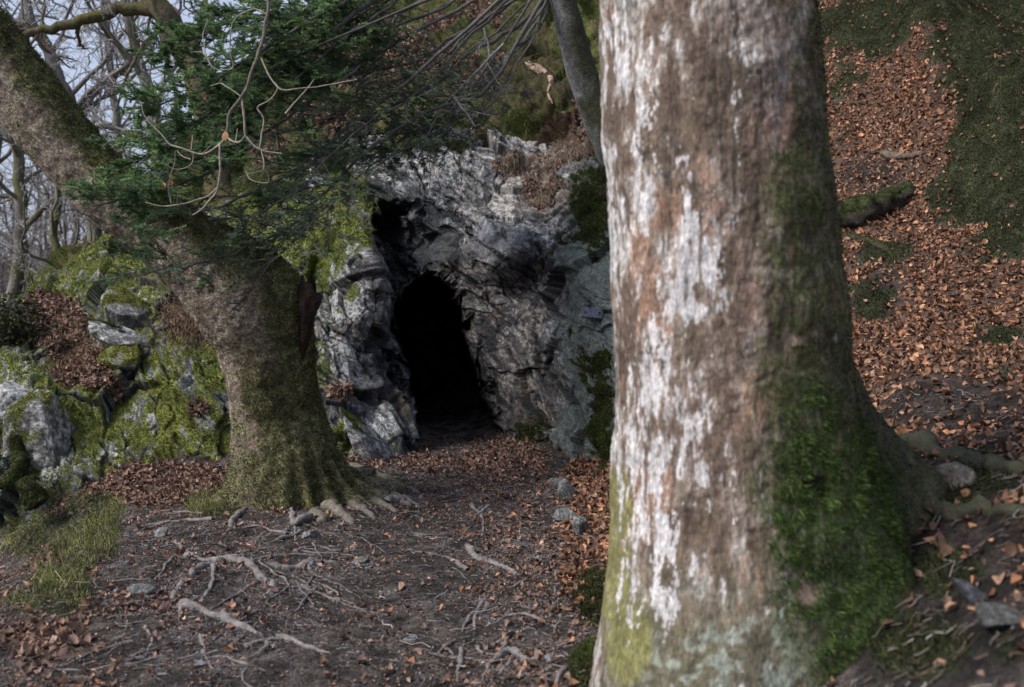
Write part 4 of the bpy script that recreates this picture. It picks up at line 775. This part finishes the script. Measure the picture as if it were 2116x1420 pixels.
bare_tree([(470, 420), (420, 200), (395, 120), (350, 50), (310, -20), (270, -150)], (30, 29, 27, 24, 22, 18), 13.5, 'thick brown slanting trunk behind the top of the fir', 23, k=(8, 5, 5, 4), limbs=[([(330, 20), (230, 22), (150, 48), (80, 65), (10, 72), (-80, 60)], 15), ([(350, 50), (300, 90), (262, 160), (240, 230)], 6)], mossy=.5, col=(.12, .09, .07))
bare_tree([(-20, 760), (30, 600), (45, 480), (40, 380), (30, 260), (-10, 60)], (16, 14, 13, 12, 10, 7), 20, 'bare tree at the far left below the leaning trunk', 24, k=(9, 6, 5, 4), limbs=[([(45, 480), (90, 430), (130, 400), (190, 380)], 7), ([(42, 420), (20, 405), (-40, 410)], 9)], mossy=.5)
bare_tree([(95, 760), (112, 640), (125, 560), (110, 480), (120, 400), (100, 300)], (12, 11, 10, 8, 7, 5), 17, 'mossy crooked tree rising behind the left rock bank', 25, k=(9, 6, 5, 4), limbs=[([(120, 560), (170, 500), (200, 470), (240, 460)], 7), ([(115, 600), (70, 560), (40, 545)], 6)], mossy=.75)
bare_tree([(20, 760), (60, 660), (85, 610), (150, 560), (190, 520), (200, 470)], (9, 9, 8, 7, 6, 4), 14.5, 'low mossy sapling sprawling over the left rock bank', 28, k=(10, 6, 5, 3), mossy=.85, lr=(.5, .5, .5, .5))
bare_tree([(230, 640), (245, 420), (240, 250), (225, 120), (215, -100)], (9, 8, 8, 7, 5), 24, 'slim distant tree between the two bent grey trunks', 26, k=(9, 6, 5, 4), mossy=.1, lr=(.6, .55, .5, .5))
bare_tree([(-60, 700), (-30, 500), (-10, 300), (10, 140), (60, 0)], (14, 13, 12, 10, 8), 26, 'distant bare tree at the left edge of the sky', 27, k=(9, 6, 5, 4), mossy=.1, lr=(.6, .55, .5, .5))

# slim trunk on the ledge and the fir whose boughs hang across the cave
def needles(PP, n_per, L, W, pal, seed, up=.15):
    r = np.random.default_rng(seed); B, N = PP.shape[:2]; idx = np.repeat(np.arange(B), n_per); t = r.uniform(.05, 1, len(idx))*(N-1); i = np.minimum(t.astype(int), N-2); f = (t-i)[:, None]
    p = PP[idx, i]*(1-f)+PP[idx, i+1]*f; tan = nrm(PP[idx, i+1]-PP[idx, i]); side = nrm(np.cross(tan, [0, 0, 1.])+1e-6)*np.where(r.random((len(idx), 1)) < .5, -1, 1)
    d = nrm(tan*r.uniform(.35, .9, (len(idx), 1))+side*r.uniform(.5, 1, (len(idx), 1))+np.array([0, 0, up])+.22*r.normal(size=p.shape))
    ln = L*r.uniform(.6, 1.2, (len(idx), 1)); w = perp(d, r)*W*.5; tip = p+d*ln; mid = p+d*ln*.5
    V_ = np.stack([p, mid+w, tip, mid-w], 1).reshape(-1, 3); base = pick(pal, B, seed, .25)[idx]*np.exp(r.normal(0, .15, (len(idx), 1)))
    return V_, (np.arange(len(idx))*4)[:, None]+np.arange(4)[None], np.repeat(base, 4, 0)
fir = empty('fir_tree', 'fir with dark drooping boughs hanging across the rocks above the cave', 'tree')
fp = catmull(at(np.array([1290, 1262, 1238, 1205, 1178, 1150, 1100]), np.array([400, 310, 255, 160, 60, -60, -320]), np.array([11.3, 11.2, 11.2, 11.2, 11.1, 11, 10.8])), 60)
fr = np.interp(np.linspace(0, 1, 60), [0, .5, 1], [32, 31, 24])/F*11.1
V_, f_ = tubes(fp[None], fr[None], 40); o_ = nrm(V_-np.repeat(fp, 40, 0)); V_ += o_*(.015*fbm(V_, 8, 3, 1300))[:, None]
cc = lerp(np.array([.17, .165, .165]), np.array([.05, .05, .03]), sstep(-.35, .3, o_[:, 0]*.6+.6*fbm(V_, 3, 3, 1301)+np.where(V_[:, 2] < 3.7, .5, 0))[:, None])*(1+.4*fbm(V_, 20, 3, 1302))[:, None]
mesh('trunk', V_, f_, M_BARK, fir, cc)
GREEN = [(.125, .205, .080), (.10, .17, .072), (.175, .26, .095), (.078, .135, .064)]
DARKG = [(.088, .122, .072), (.065, .098, .062), (.115, .155, .082), (.08, .11, .078)]
#  (pixels, depth start/end, radius start m, secondaries, twigs per secondary, lo, palette, needles per twig)
BO = [([(900, -90), (720, 0), (560, 100), (430, 180), (335, 215)], 9.2, 6.9, .028, 34, 13, .30, GREEN, 46),
      ([(850, -60), (650, 90), (500, 190), (380, 270), (300, 350)], 9.0, 6.5, .030, 36, 13, .28, GREEN, 46),
      ([(760, 120), (600, 240), (450, 345), (330, 400), (190, 432)], 8.6, 5.9, .024, 36, 13, .25, GREEN, 44),
      ([(800, 200), (640, 330), (480, 415), (340, 455), (205, 495)], 8.4, 5.9, .024, 34, 12, .25, GREEN, 42),
      ([(760, -120), (600, -20), (460, 50), (380, 90), (330, 130)], 9.4, 7.4, .024, 34, 13, .25, GREEN, 46),
      ([(700, -140), (620, -20), (560, 60), (500, 130), (450, 220)], 9.6, 7.4, .020, 30, 13, .2, GREEN, 46),
      ([(900, -60), (760, 40), (640, 130), (540, 230), (470, 300)], 9.2, 7.2, .022, 32, 12, .25, GREEN, 44),
      ([(820, -120), (720, -30), (640, 40), (560, 120)], 9.8, 8.8, .020, 30, 12, .2, GREEN, 46),
      ([(1010, 180), (876, 231), (763, 315), (660, 410), (592, 473), (493, 515), (394, 547), (285, 572)], 9.0, 5.9, .026, 40, 9, .42, DARKG+GREEN[:1], 40),
      ([(1112, 10), (1033, 74), (940, 143), (866, 197), (797, 222), (690, 290), (600, 340)], 10.4, 8.6, .036, 26, 8, .5, DARKG, 34),
      ([(1060, 0), (945, 69), (866, 123), (787, 143), (689, 153), (580, 170)], 10.2, 8.6, .034, 26, 8, .5, DARKG, 34),
      ([(850, 10), (817, 74), (787, 118), (748, 163), (733, 207), (690, 260)], 9.4, 8.4, .030, 20, 8, .35, DARKG, 34),
      ([(1100, 60), (1010, 150), (930, 200), (850, 270), (760, 350), (660, 440)], 10.2, 8.4, .026, 24, 8, .35, DARKG, 34),
      ([(1120, 40), (1040, 130), (970, 190), (900, 262), (860, 330)], 10.4, 9.0, .022, 20, 7, .35, DARKG, 34),
      ([(1130, 20), (1080, 120), (1030, 200), (960, 250), (900, 290)], 10.4, 9.2, .020, 18, 7, .4, DARKG, 30),
      ([(1000, -30), (900, 20), (800, 60), (700, 70), (620, 60)], 10, 8.8, .026, 24, 9, .4, DARKG+GREEN[:2], 36),
      ([(1110, -20), (1000, 40), (900, 130), (800, 180), (700, 240), (610, 270)], 10, 8.2, .022, 26, 8, .35, DARKG, 30),
      ([(1090, -40), (960, 90), (850, 200), (740, 260), (620, 380), (520, 450)], 9.8, 6.9, .024, 28, 9, .4, DARKG+GREEN[:1], 34),
      ([(1130, 0), (1060, 100), (1000, 230), (940, 300)], 10.6, 9.4, .016, 18, 7, .3, DARKG, 26),
      ([(600, 120), (480, 220), (400, 320), (330, 370), (250, 400)], 7.6, 6.0, .016, 30, 13, .1, GREEN, 46),
      ([(1000, -80), (880, -30), (780, 10), (700, 50), (640, 70)], 9.8, 8.4, .018, 30, 12, .35, GREEN, 44),
      ([(1040, -60), (920, 10), (830, 50), (760, 90), (690, 120), (620, 170)], 9.8, 8.3, .020, 30, 12, .35, GREEN, 40),
      ([(980, -90), (860, -60), (760, -30), (680, 10)], 9.8, 8.6, .018, 26, 12, .3, GREEN, 44),
      ([(1100, 0), (960, 120), (860, 210), (780, 290), (720, 330)], 10, 8.6, .018, 26, 10, .4, DARKG, 40),
      ([(1120, 20), (1010, 170), (930, 230), (860, 270), (790, 320)], 10, 9.0, .018, 26, 10, .4, DARKG, 40),
      ([(960, 210), (850, 300), (740, 370), (650, 460), (560, 545)], 9.2, 6.6, .018, 24, 8, .3, DARKG, 34)]
for b, (px, Ya, Yb, r0, ns, nt_, lo, pal, nn) in enumerate(BO):
    px = np.asarray([(1140+6*(b % 5), -70-12*(b % 4))]*(px[0][1] > -50)+list(px), float); Pl = catmull(at(px[:, 0], px[:, 1], np.linspace(Ya+(1.0 if px[0][0] > 1130 else 0), Yb, len(px))), 30)[None]; Pl[0] += .06*np.stack([fbm(Pl[0], 2.5, 4, b*5+s_, .65) for s_ in range(3)], -1)
    Rl = np.linspace(r0*.78, r0*.15, 30)[None]
    wide = .115 if px[-1][0] < 310 and Yb < 6.2 else .19 if Yb < 8 else .28
    P1, R1 = grow(Pl, Rl, int(ns*(.85 if wide < .15 else 1.3)), wide, 48, .10, -.08, 9, 1400+b, lo, rr=.5, taper=.35); P1[..., 2] = P1[:, :1, 2]+(P1[..., 2]-P1[:, :1, 2])*.55
    P2, R2 = grow(P1, R1, nt_ if pal is GREEN else max(5, int(nt_*.75)), .38 if wide > .15 else .5, 42, .08, -.05, 5, 1500+b, .12, rr=.5, taper=.5); P2[..., 2] = P2[:, :1, 2]+(P2[..., 2]-P2[:, :1, 2])*.7
    V1_, f1_ = tubes(Pl, Rl, 9); V2_, f2_ = tubes(P1, np.maximum(R1, .0028), 5); V3_, f3_ = tubes(P2, np.maximum(R2, .0016), 3)
    bk = np.array([.085, .078, .072])
    V_, f_, c_ = join([(V1_, f1_, bk*(1+.5*fbm(V1_, 14, 3, b))[:, None]), (V2_, f2_, bk*1.1), (V3_, f3_, bk)])
    bo = mesh('bough', V_, f_, M_TWIG, fir, c_)
    V_, f_, c_ = needles(np.concatenate([P2, P1[:, 3:8]]), int(nn*(1.0 if pal is GREEN else .9)), .032, .0060, pal, 1600+b)
    fo = mesh('needle_foliage', V_, f_, M_NEEDLE, bo, c_, smooth=False)
for b, (px, Ya, Yb) in enumerate([([(1040, 90), (985, 150), (940, 195), (905, 235), (880, 290), (860, 330)], 9.6, 8.9), ([(935, 200), (965, 235), (985, 262)], 9.2, 9.1), ([(905, 232), (960, 232), (1020, 240)], 9.2, 9.2), ([(760, 130), (690, 175), (640, 215), (600, 260)], 8.8, 8.2), ([(1000, 60), (1010, 110), (1000, 150), (1020, 190)], 9.8, 9.6)]):
    px = np.asarray(px, float); Pl = catmull(at(px[:, 0], px[:, 1], np.linspace(Ya, Yb, len(px))), 24)[None]; Rl = np.linspace(.013, .004, 24)[None]; Pl[0] += .03*np.stack([fbm(Pl[0], 5, 3, b*5+s_+70) for s_ in range(3)], -1)
    P1, R1 = grow(Pl, Rl, 10, .4, 45, .25, -.02, 8, 1700+b, .1, rr=.55, taper=.4); P2, R2 = grow(P1, R1, 4, .45, 45, .25, 0, 6, 1720+b, .1, rr=.6, taper=.5)
    V_, f_, c_ = join([tubes(a, np.maximum(r, .002), q)+(np.array([.22, .21, .20]),) for a, r, q in ((Pl, Rl, 7), (P1, R1, 5), (P2, R2, 4))]); tag(mesh('bough', V_, f_, M_TWIG, fir, c_), 'dead bare grey bough')
settle(fir, fp[0])
# two dead, grey twiggy boughs among the living ones
# ================================================================= PALE BEECH TWIG HANGING IN FRONT
tg = empty('hanging_branch', 'pale bare beech branch hanging before the fir with a few withered leaves', 'branch')
TL = [([(580, -160), (560, -40), (552, 30), (535, 110), (515, 165), (500, 200), (475, 235), (467, 285)], .016, .010), ([(467, 285), (452, 300), (420, 318), (360, 302), (340, 285), (305, 250), (290, 210)], .009, .004), ([(500, 200), (505, 240), (508, 280), (540, 308), (583, 318)], .010, .005), ([(467, 285), (490, 295), (508, 280)], .007, .006),
      ([(455, 300), (455, 350), (450, 390), (425, 425), (398, 446)], .009, .006), ([(452, 388), (420, 410), (370, 422), (330, 425), (300, 418)], .007, .003), ([(535, 310), (545, 250), (533, 222), (560, 205), (575, 180), (562, 165)], .006, .004), ([(540, 308), (545, 340), (540, 352), (510, 360)], .004, .002), ([(545, 340), (555, 375), (520, 372), (508, 355)], .004, .002), ([(500, 200), (470, 180), (455, 172), (435, 178)], .005, .003), ([(455, 172), (460, 160)], .003, .002),
      ([(400, 315), (395, 340), (370, 350), (350, 345), (348, 335)], .004, .002), ([(395, 330), (380, 325), (365, 312)], .004, .002), ([(352, 420), (350, 380), (360, 340), (362, 310)], .004, .002), ([(420, 318), (440, 295), (435, 285)], .003, .002), ([(395, 310), (397, 280)], .003, .002), ([(485, 295), (490, 265)], .003, .002), ([(575, 310), (570, 280), (558, 265)], .004, .002), ([(540, 120), (560, 165), (590, 185), (680, 175), (740, 165)], .006, .003), ([(552, 30), (520, 20), (480, 45), (475, 100), (480, 140), (440, 140), (420, 80), (430, 40)], .005, .003), ([(440, 140), (420, 110), (395, 108)], .003, .002), ([(365, 420), (368, 395), (360, 375)], .003, .002), ([(590, 235), (620, 200), (650, 165)], .007, .004)]
parts = []
for k, (px, a, b) in enumerate(TL):
    px = np.asarray(px, float); Ys = 5.6+.25*np.sin(k*1.7)*np.linspace(0, 1, len(px))*(k > 0)
    if k in (1, 2, 4, 5, 6): Ys = np.full(len(px), 5.6)
    Pn = catmull(at(px[:, 0], px[:, 1], Ys), 9*len(px)); Pn += .006*np.stack([fbm(Pn, 12, 2, k*3+s_) for s_ in range(3)], -1)
    V_, f_ = tubes(Pn[None], (np.linspace(a, b, len(Pn))*(1+.2*fbm(Pn, 30, 2, k)))[None]*.78, 7); parts.append((V_, f_, np.array([.26, .22, .185])*(1+.3*fbm(V_, 25, 2, k))[:, None]*(.55 if k == 0 else 1)))
V_, f_, c_ = join(parts); mesh('twigs', V_, f_, M_TWIG, tg, c_).name = 'twig'
for k, (u, v, s_) in enumerate([(422, 200, .085), (337, 385, .07), (355, 382, .065), (465, 282, .06), (470, 290, .05)]):
    V_, f_, c_ = leaves(at(u, v, 5.58)[None], np.array([[.4, -1, .2]]), s_, np.array([[.36, .19, .10]]), .3, 1700+k, 1.6)
    c0 = V_.mean(0); W_ = V_-c0; ax = nrm(V_[7]-V_[0]); R_ = None
    # hang: turn the leaf so its long axis points down
    dn = np.array([.15*math.sin(k*3), 0, -1.]); dn /= np.linalg.norm(dn); vx = np.cross(ax, dn); cth = ax@dn; K = np.array([[0, -vx[2], vx[1]], [vx[2], 0, -vx[0]], [-vx[1], vx[0], 0]])
    W_ = W_+W_@K.T+(W_@K.T@K.T)/(1+cth+1e-6)
    mesh('leaf', W_+c0, f_, M_LEAF, tg, c_)
settle(tg, at(580, -160, 5.6))

# ================================================================= SMALL THINGS
# plaque on the rock
def bar(x0, x1, y0, y1, z0, z1, M4):
    V_ = np.array([(x, y, z) for x in (x0, x1) for y in (y0, y1) for z in (z0, z1)], float); f_ = np.array([(0, 1, 3, 2), (4, 6, 7, 5), (0, 4, 5, 1), (2, 3, 7, 6), (0, 2, 6, 4), (1, 5, 7, 3)])
    return V_@M4.T, f_
pl = empty('metal_plaque', 'small blue grey metal plaque screwed to the rock beside the near trunk', 'plaque')
ku = np.argmin((UO*0).ravel()) if False else None
d_ = np.hypot(U1-1222, V1-646).ravel(); ki = np.argsort(d_)[:400]; pf = C1.reshape(-1, 3)[ki]; pY = pf[:, 1].min()-.025
ca, sa = math.cos(.10), math.sin(.10); M4 = np.array([[ca, 0, sa], [0, 1, 0], [-sa, 0, ca]])@np.array([[1, .0, 0], [.35, 1, 0], [0, 0, 1]])
hw_, hh_ = 23/F*pY, 10/F*pY; pcn = at(1224, 646, pY)
for nm, bx_, mt in (('plate', (-hw_, hw_, -.012, .03, -hh_, hh_), M_METAL), ('edge_strip', (hw_, hw_+.014, -.018, .03, -hh_-.012, hh_), M_METALDARK), ('edge_strip', (-hw_, hw_, -.018, .03, -hh_-.012, -hh_-.001), M_METALDARK), ('hook', (-hw_*.5, -hw_*.15, -.02, .03, hh_+.002, hh_+.03), M_METALDARK), ('screw', (hw_*.55, hw_*.72, -.018, -.010, -.006, .012), M_METALDARK), ('screw', (-hw_*.75, -hw_*.6, -.018, -.010, -.006, .008), M_METALDARK), ('wall_mount', (-hw_*.6, hw_*.6, .03, .22, -hh_*.6, hh_*.6), M_METALDARK)):
    V_, f_ = bar(*bx_, M4); ob = mesh(nm, V_+pcn, f_, mt, pl, smooth=False); bv = ob.modifiers.new('bevel', 'BEVEL'); bv.width = .002; bv.segments = 2
settle(pl, pcn)

def log(name, px, Ys, radii, label, cat, seed, col, mossy, parent=None, mat_=M_BARK, sides=36, nbl=6000):
    e = empty(name, label, cat); px = np.asarray(px, float); rr_ = np.interp(np.linspace(0, 1, 70), np.linspace(0, 1, len(radii)), radii)
    Pn = catmull(ground_pts(px) if Ys is None else at(px[:, 0], px[:, 1], np.asarray(Ys, float)), 70)
    if Ys is None: Pn[:, 2] = .5*Pn[:, 2]+.5*ground_z(Pn[:, 0], Pn[:, 1])+rr_*.45
    rr_ = rr_*np.minimum(1, np.sqrt(np.clip(np.minimum(np.arange(70), 69-np.arange(70))/4+.02, 0, 1)))
    V_, f_ = tubes(Pn[None], rr_[None], sides); o_ = nrm(V_-np.repeat(Pn, sides, 0)); V_ = V_+o_*(np.repeat(rr_, sides)*(.55*fbm(V_, 5, 4, seed)+.3*fbm(V_, 18, 3, seed+1)))[:, None]
    m_ = sstep(.2, .6, mossy+.5*fbm(V_, 5, 3, seed+2)+.5*o_[:, 2]); cc = lerp(np.array(col)*(1+.4*fbm(V_, 20, 3, seed+3))[:, None], np.array([.04, .05, .015]), m_[:, None]*.9)
    mesh('wood', V_, f_, mat_, e, cc)
    if mossy > 0:
        p, N, i = sample(V_, f_, m_**2, nbl, seed); out = nrm(p-np.repeat(Pn, sides, 0)[i]); W_, g_, k_ = blades(p, out, .016*(1+.8*fbm(p, 12, 2, seed+9)), .005, .9, pick(MOSS_G[1:]+MOSS_D, len(p), seed, .3), seed, .5)
        mo = mesh('moss', W_, g_, M_MOSS, e, k_); mo['kind'] = 'stuff'
    return settle(e, Pn[0])
log('mossy_log', [(1690, 478), (1755, 462), (1820, 440), (1862, 415), (1888, 392)], None, (.12, .14, .12, .13, .06), 'thick mossy log lying in brown leaves right of the near trunk', 'log', 1801, (.035, .028, .022), .18)
log('mossy_branch', [(1740, 490), (1790, 500), (1830, 520), (1845, 535)], None, (.03, .028, .025, .015), 'thin mossy fallen branch below the thick log', 'branch', 1811, (.06, .05, .04), .5, nbl=900)
hU, hV = proj(C3); hy = lambda u, v: float(C3.reshape(-1, 3)[np.argmin(np.hypot(hU-u, hV-v).ravel()), 1])-.03
epx = [(1085, 128), (1105, 140), (1128, 152), (1140, 170), (1132, 190), (1142, 215)]
log('exposed_root', epx, [hy(*q) for q in epx], (.03, .05, .045, .03, .02, .012), 'pale broken root sticking out of the mossy ledge by the slim trunk', 'root', 1821, (.28, .19, .14), -1)
log('fallen_stick', [(1820, 322), (1860, 330), (1910, 322)], None, (.03, .035, .03), 'grey stick half buried in leaves above the thick log', 'branch', 1831, (.13, .10, .08), -1)
log('mossy_stump', [(20, 1010), (40, 960), (35, 930), (20, 900)], (8.2, 8.25, 8.3, 8.3), (.10, .075, .06, .035), 'gnarled mossy stump at the left edge in front of the boulders', 'stump', 1841, (.05, .045, .03), .5, nbl=5000)
log('mossy_stump', [(80, 1045), (62, 1018), (50, 1000), (75, 985)], (8.0, 8.0, 8.05, 8.1), (.09, .07, .05, .03), 'low knobbly mossy stump right of the gnarled stump', 'stump', 1851, (.05, .045, .03), .55, nbl=4000)

# dark bushy plant at the left edge
def shrub(u, v, Y, rx, rz, n, label, seed, pal, sz):
    e = empty('shrub', label, 'shrub'); r = np.random.default_rng(seed); c0 = at(u, v, Y); d = nrm(r.normal(size=(60, 3))); PP = c0+np.stack([np.zeros((60, 3)), d*[rx*.5, rx*.5, rz*.5], d*[rx, rx, rz]*r.uniform(.7, 1.1, (60, 1))], 1)-np.array([0, 0, rz*.8])*np.array([1, .4, 0])[None, :, None]
    V_, f_ = tubes(PP, np.broadcast_to([.008, .005, .003], (60, 3)), 4); mesh('stem', V_, f_, M_TWIG, e, np.full(V_.shape, .06)*[1, .8, .6])
    p = PP[r.integers(0, 60, n), r.integers(1, 3, n)]+r.normal(0, .16, (n, 3))*[rx, rx, rz]; V_, f_, c_ = leaves(p, nrm(p-c0), sz, pick(pal, n, seed, .35), .8, seed); mesh('foliage', V_, f_, M_NEEDLE, e, c_)
    return settle(e, c0-[0, 0, rz])
shrub(30, 690, 10.3, .30, .36, 2200, 'dark green leafy shrub at the left edge on the rock bank', 1901, MOSS_D+[(.03, .04, .025)], .05)
shrub(20, 975, 8.4, .16, .14, 500, 'small bluish green plant between stump and pale boulder', 1902, [(.03, .06, .06), (.04, .07, .06)], .06)

# ================================================================= CAMERA, LIGHT, WORLD
cam = bpy.data.cameras.new('camera'); co = bpy.data.objects.new('camera', cam); COL.objects.link(co); scene.camera = co
co.location = (0, 0, EYE); co.rotation_euler = (math.radians(90), 0, 0)
cam.sensor_width = 36; cam.lens = 36*F/2116; cam.shift_y = -(710-HZ)/2116; cam.clip_end = 500; cam.clip_start = .05
cam.dof.use_dof = True; cam.dof.focus_distance = 7.6; cam.dof.aperture_fstop = 2.2
w = bpy.data.worlds.new('World'); scene.world = w; w.use_nodes = True; nt = w.node_tree; sk = nt.nodes.new('ShaderNodeTexSky'); sk.sky_type = 'NISHITA'; sk.sun_disc = False
src = np.array([-.80, -.42, .85]); src = src/np.linalg.norm(src); el = math.asin(src[2])
sk.sun_elevation = el; sk.sun_rotation = math.atan2(src[0], src[1]); sk.air_density = 1.; sk.dust_density = 3.; sk.ozone_density = 1.2
cn = nt.nodes.new('ShaderNodeTexNoise'); cn.inputs['Scale'].default_value = 2.2; cn.inputs['Detail'].default_value = 6
cr = nt.nodes.new('ShaderNodeMapRange'); cr.inputs['From Min'].default_value = .35; cr.inputs['From Max'].default_value = .7; cr.inputs['To Min'].default_value = .35; cr.inputs['To Max'].default_value = .85
cm = nt.nodes.new('ShaderNodeMix'); cm.data_type = 'RGBA'; cm.inputs[7].default_value = (5.3, 6.0, 7.8, 1)
nt.links.new(cn.outputs['Fac'], cr.inputs['Value']); nt.links.new(cr.outputs[0], cm.inputs['Factor']); nt.links.new(sk.outputs[0], cm.inputs[6]); nt.links.new(cm.outputs[2], nt.nodes['Background'].inputs['Color']); nt.nodes['Background'].inputs['Strength'].default_value = .13
sl = bpy.data.lights.new('sun', 'SUN'); so = bpy.data.objects.new('sun', sl); COL.objects.link(so); sl.energy = 4.8; sl.angle = math.radians(25); sl.color = (1, .98, .95)
from mathutils import Vector
so.rotation_euler = Vector(src).to_track_quat('Z', 'Y').to_euler()
scene.view_settings.view_transform = 'Standard'; scene.view_settings.look = 'None'; scene.view_settings.exposure = 0; scene.view_settings.gamma = 1
scene.render.engine = 'CYCLES'; scene.cycles.use_denoising = True; scene.cycles.max_bounces = 6
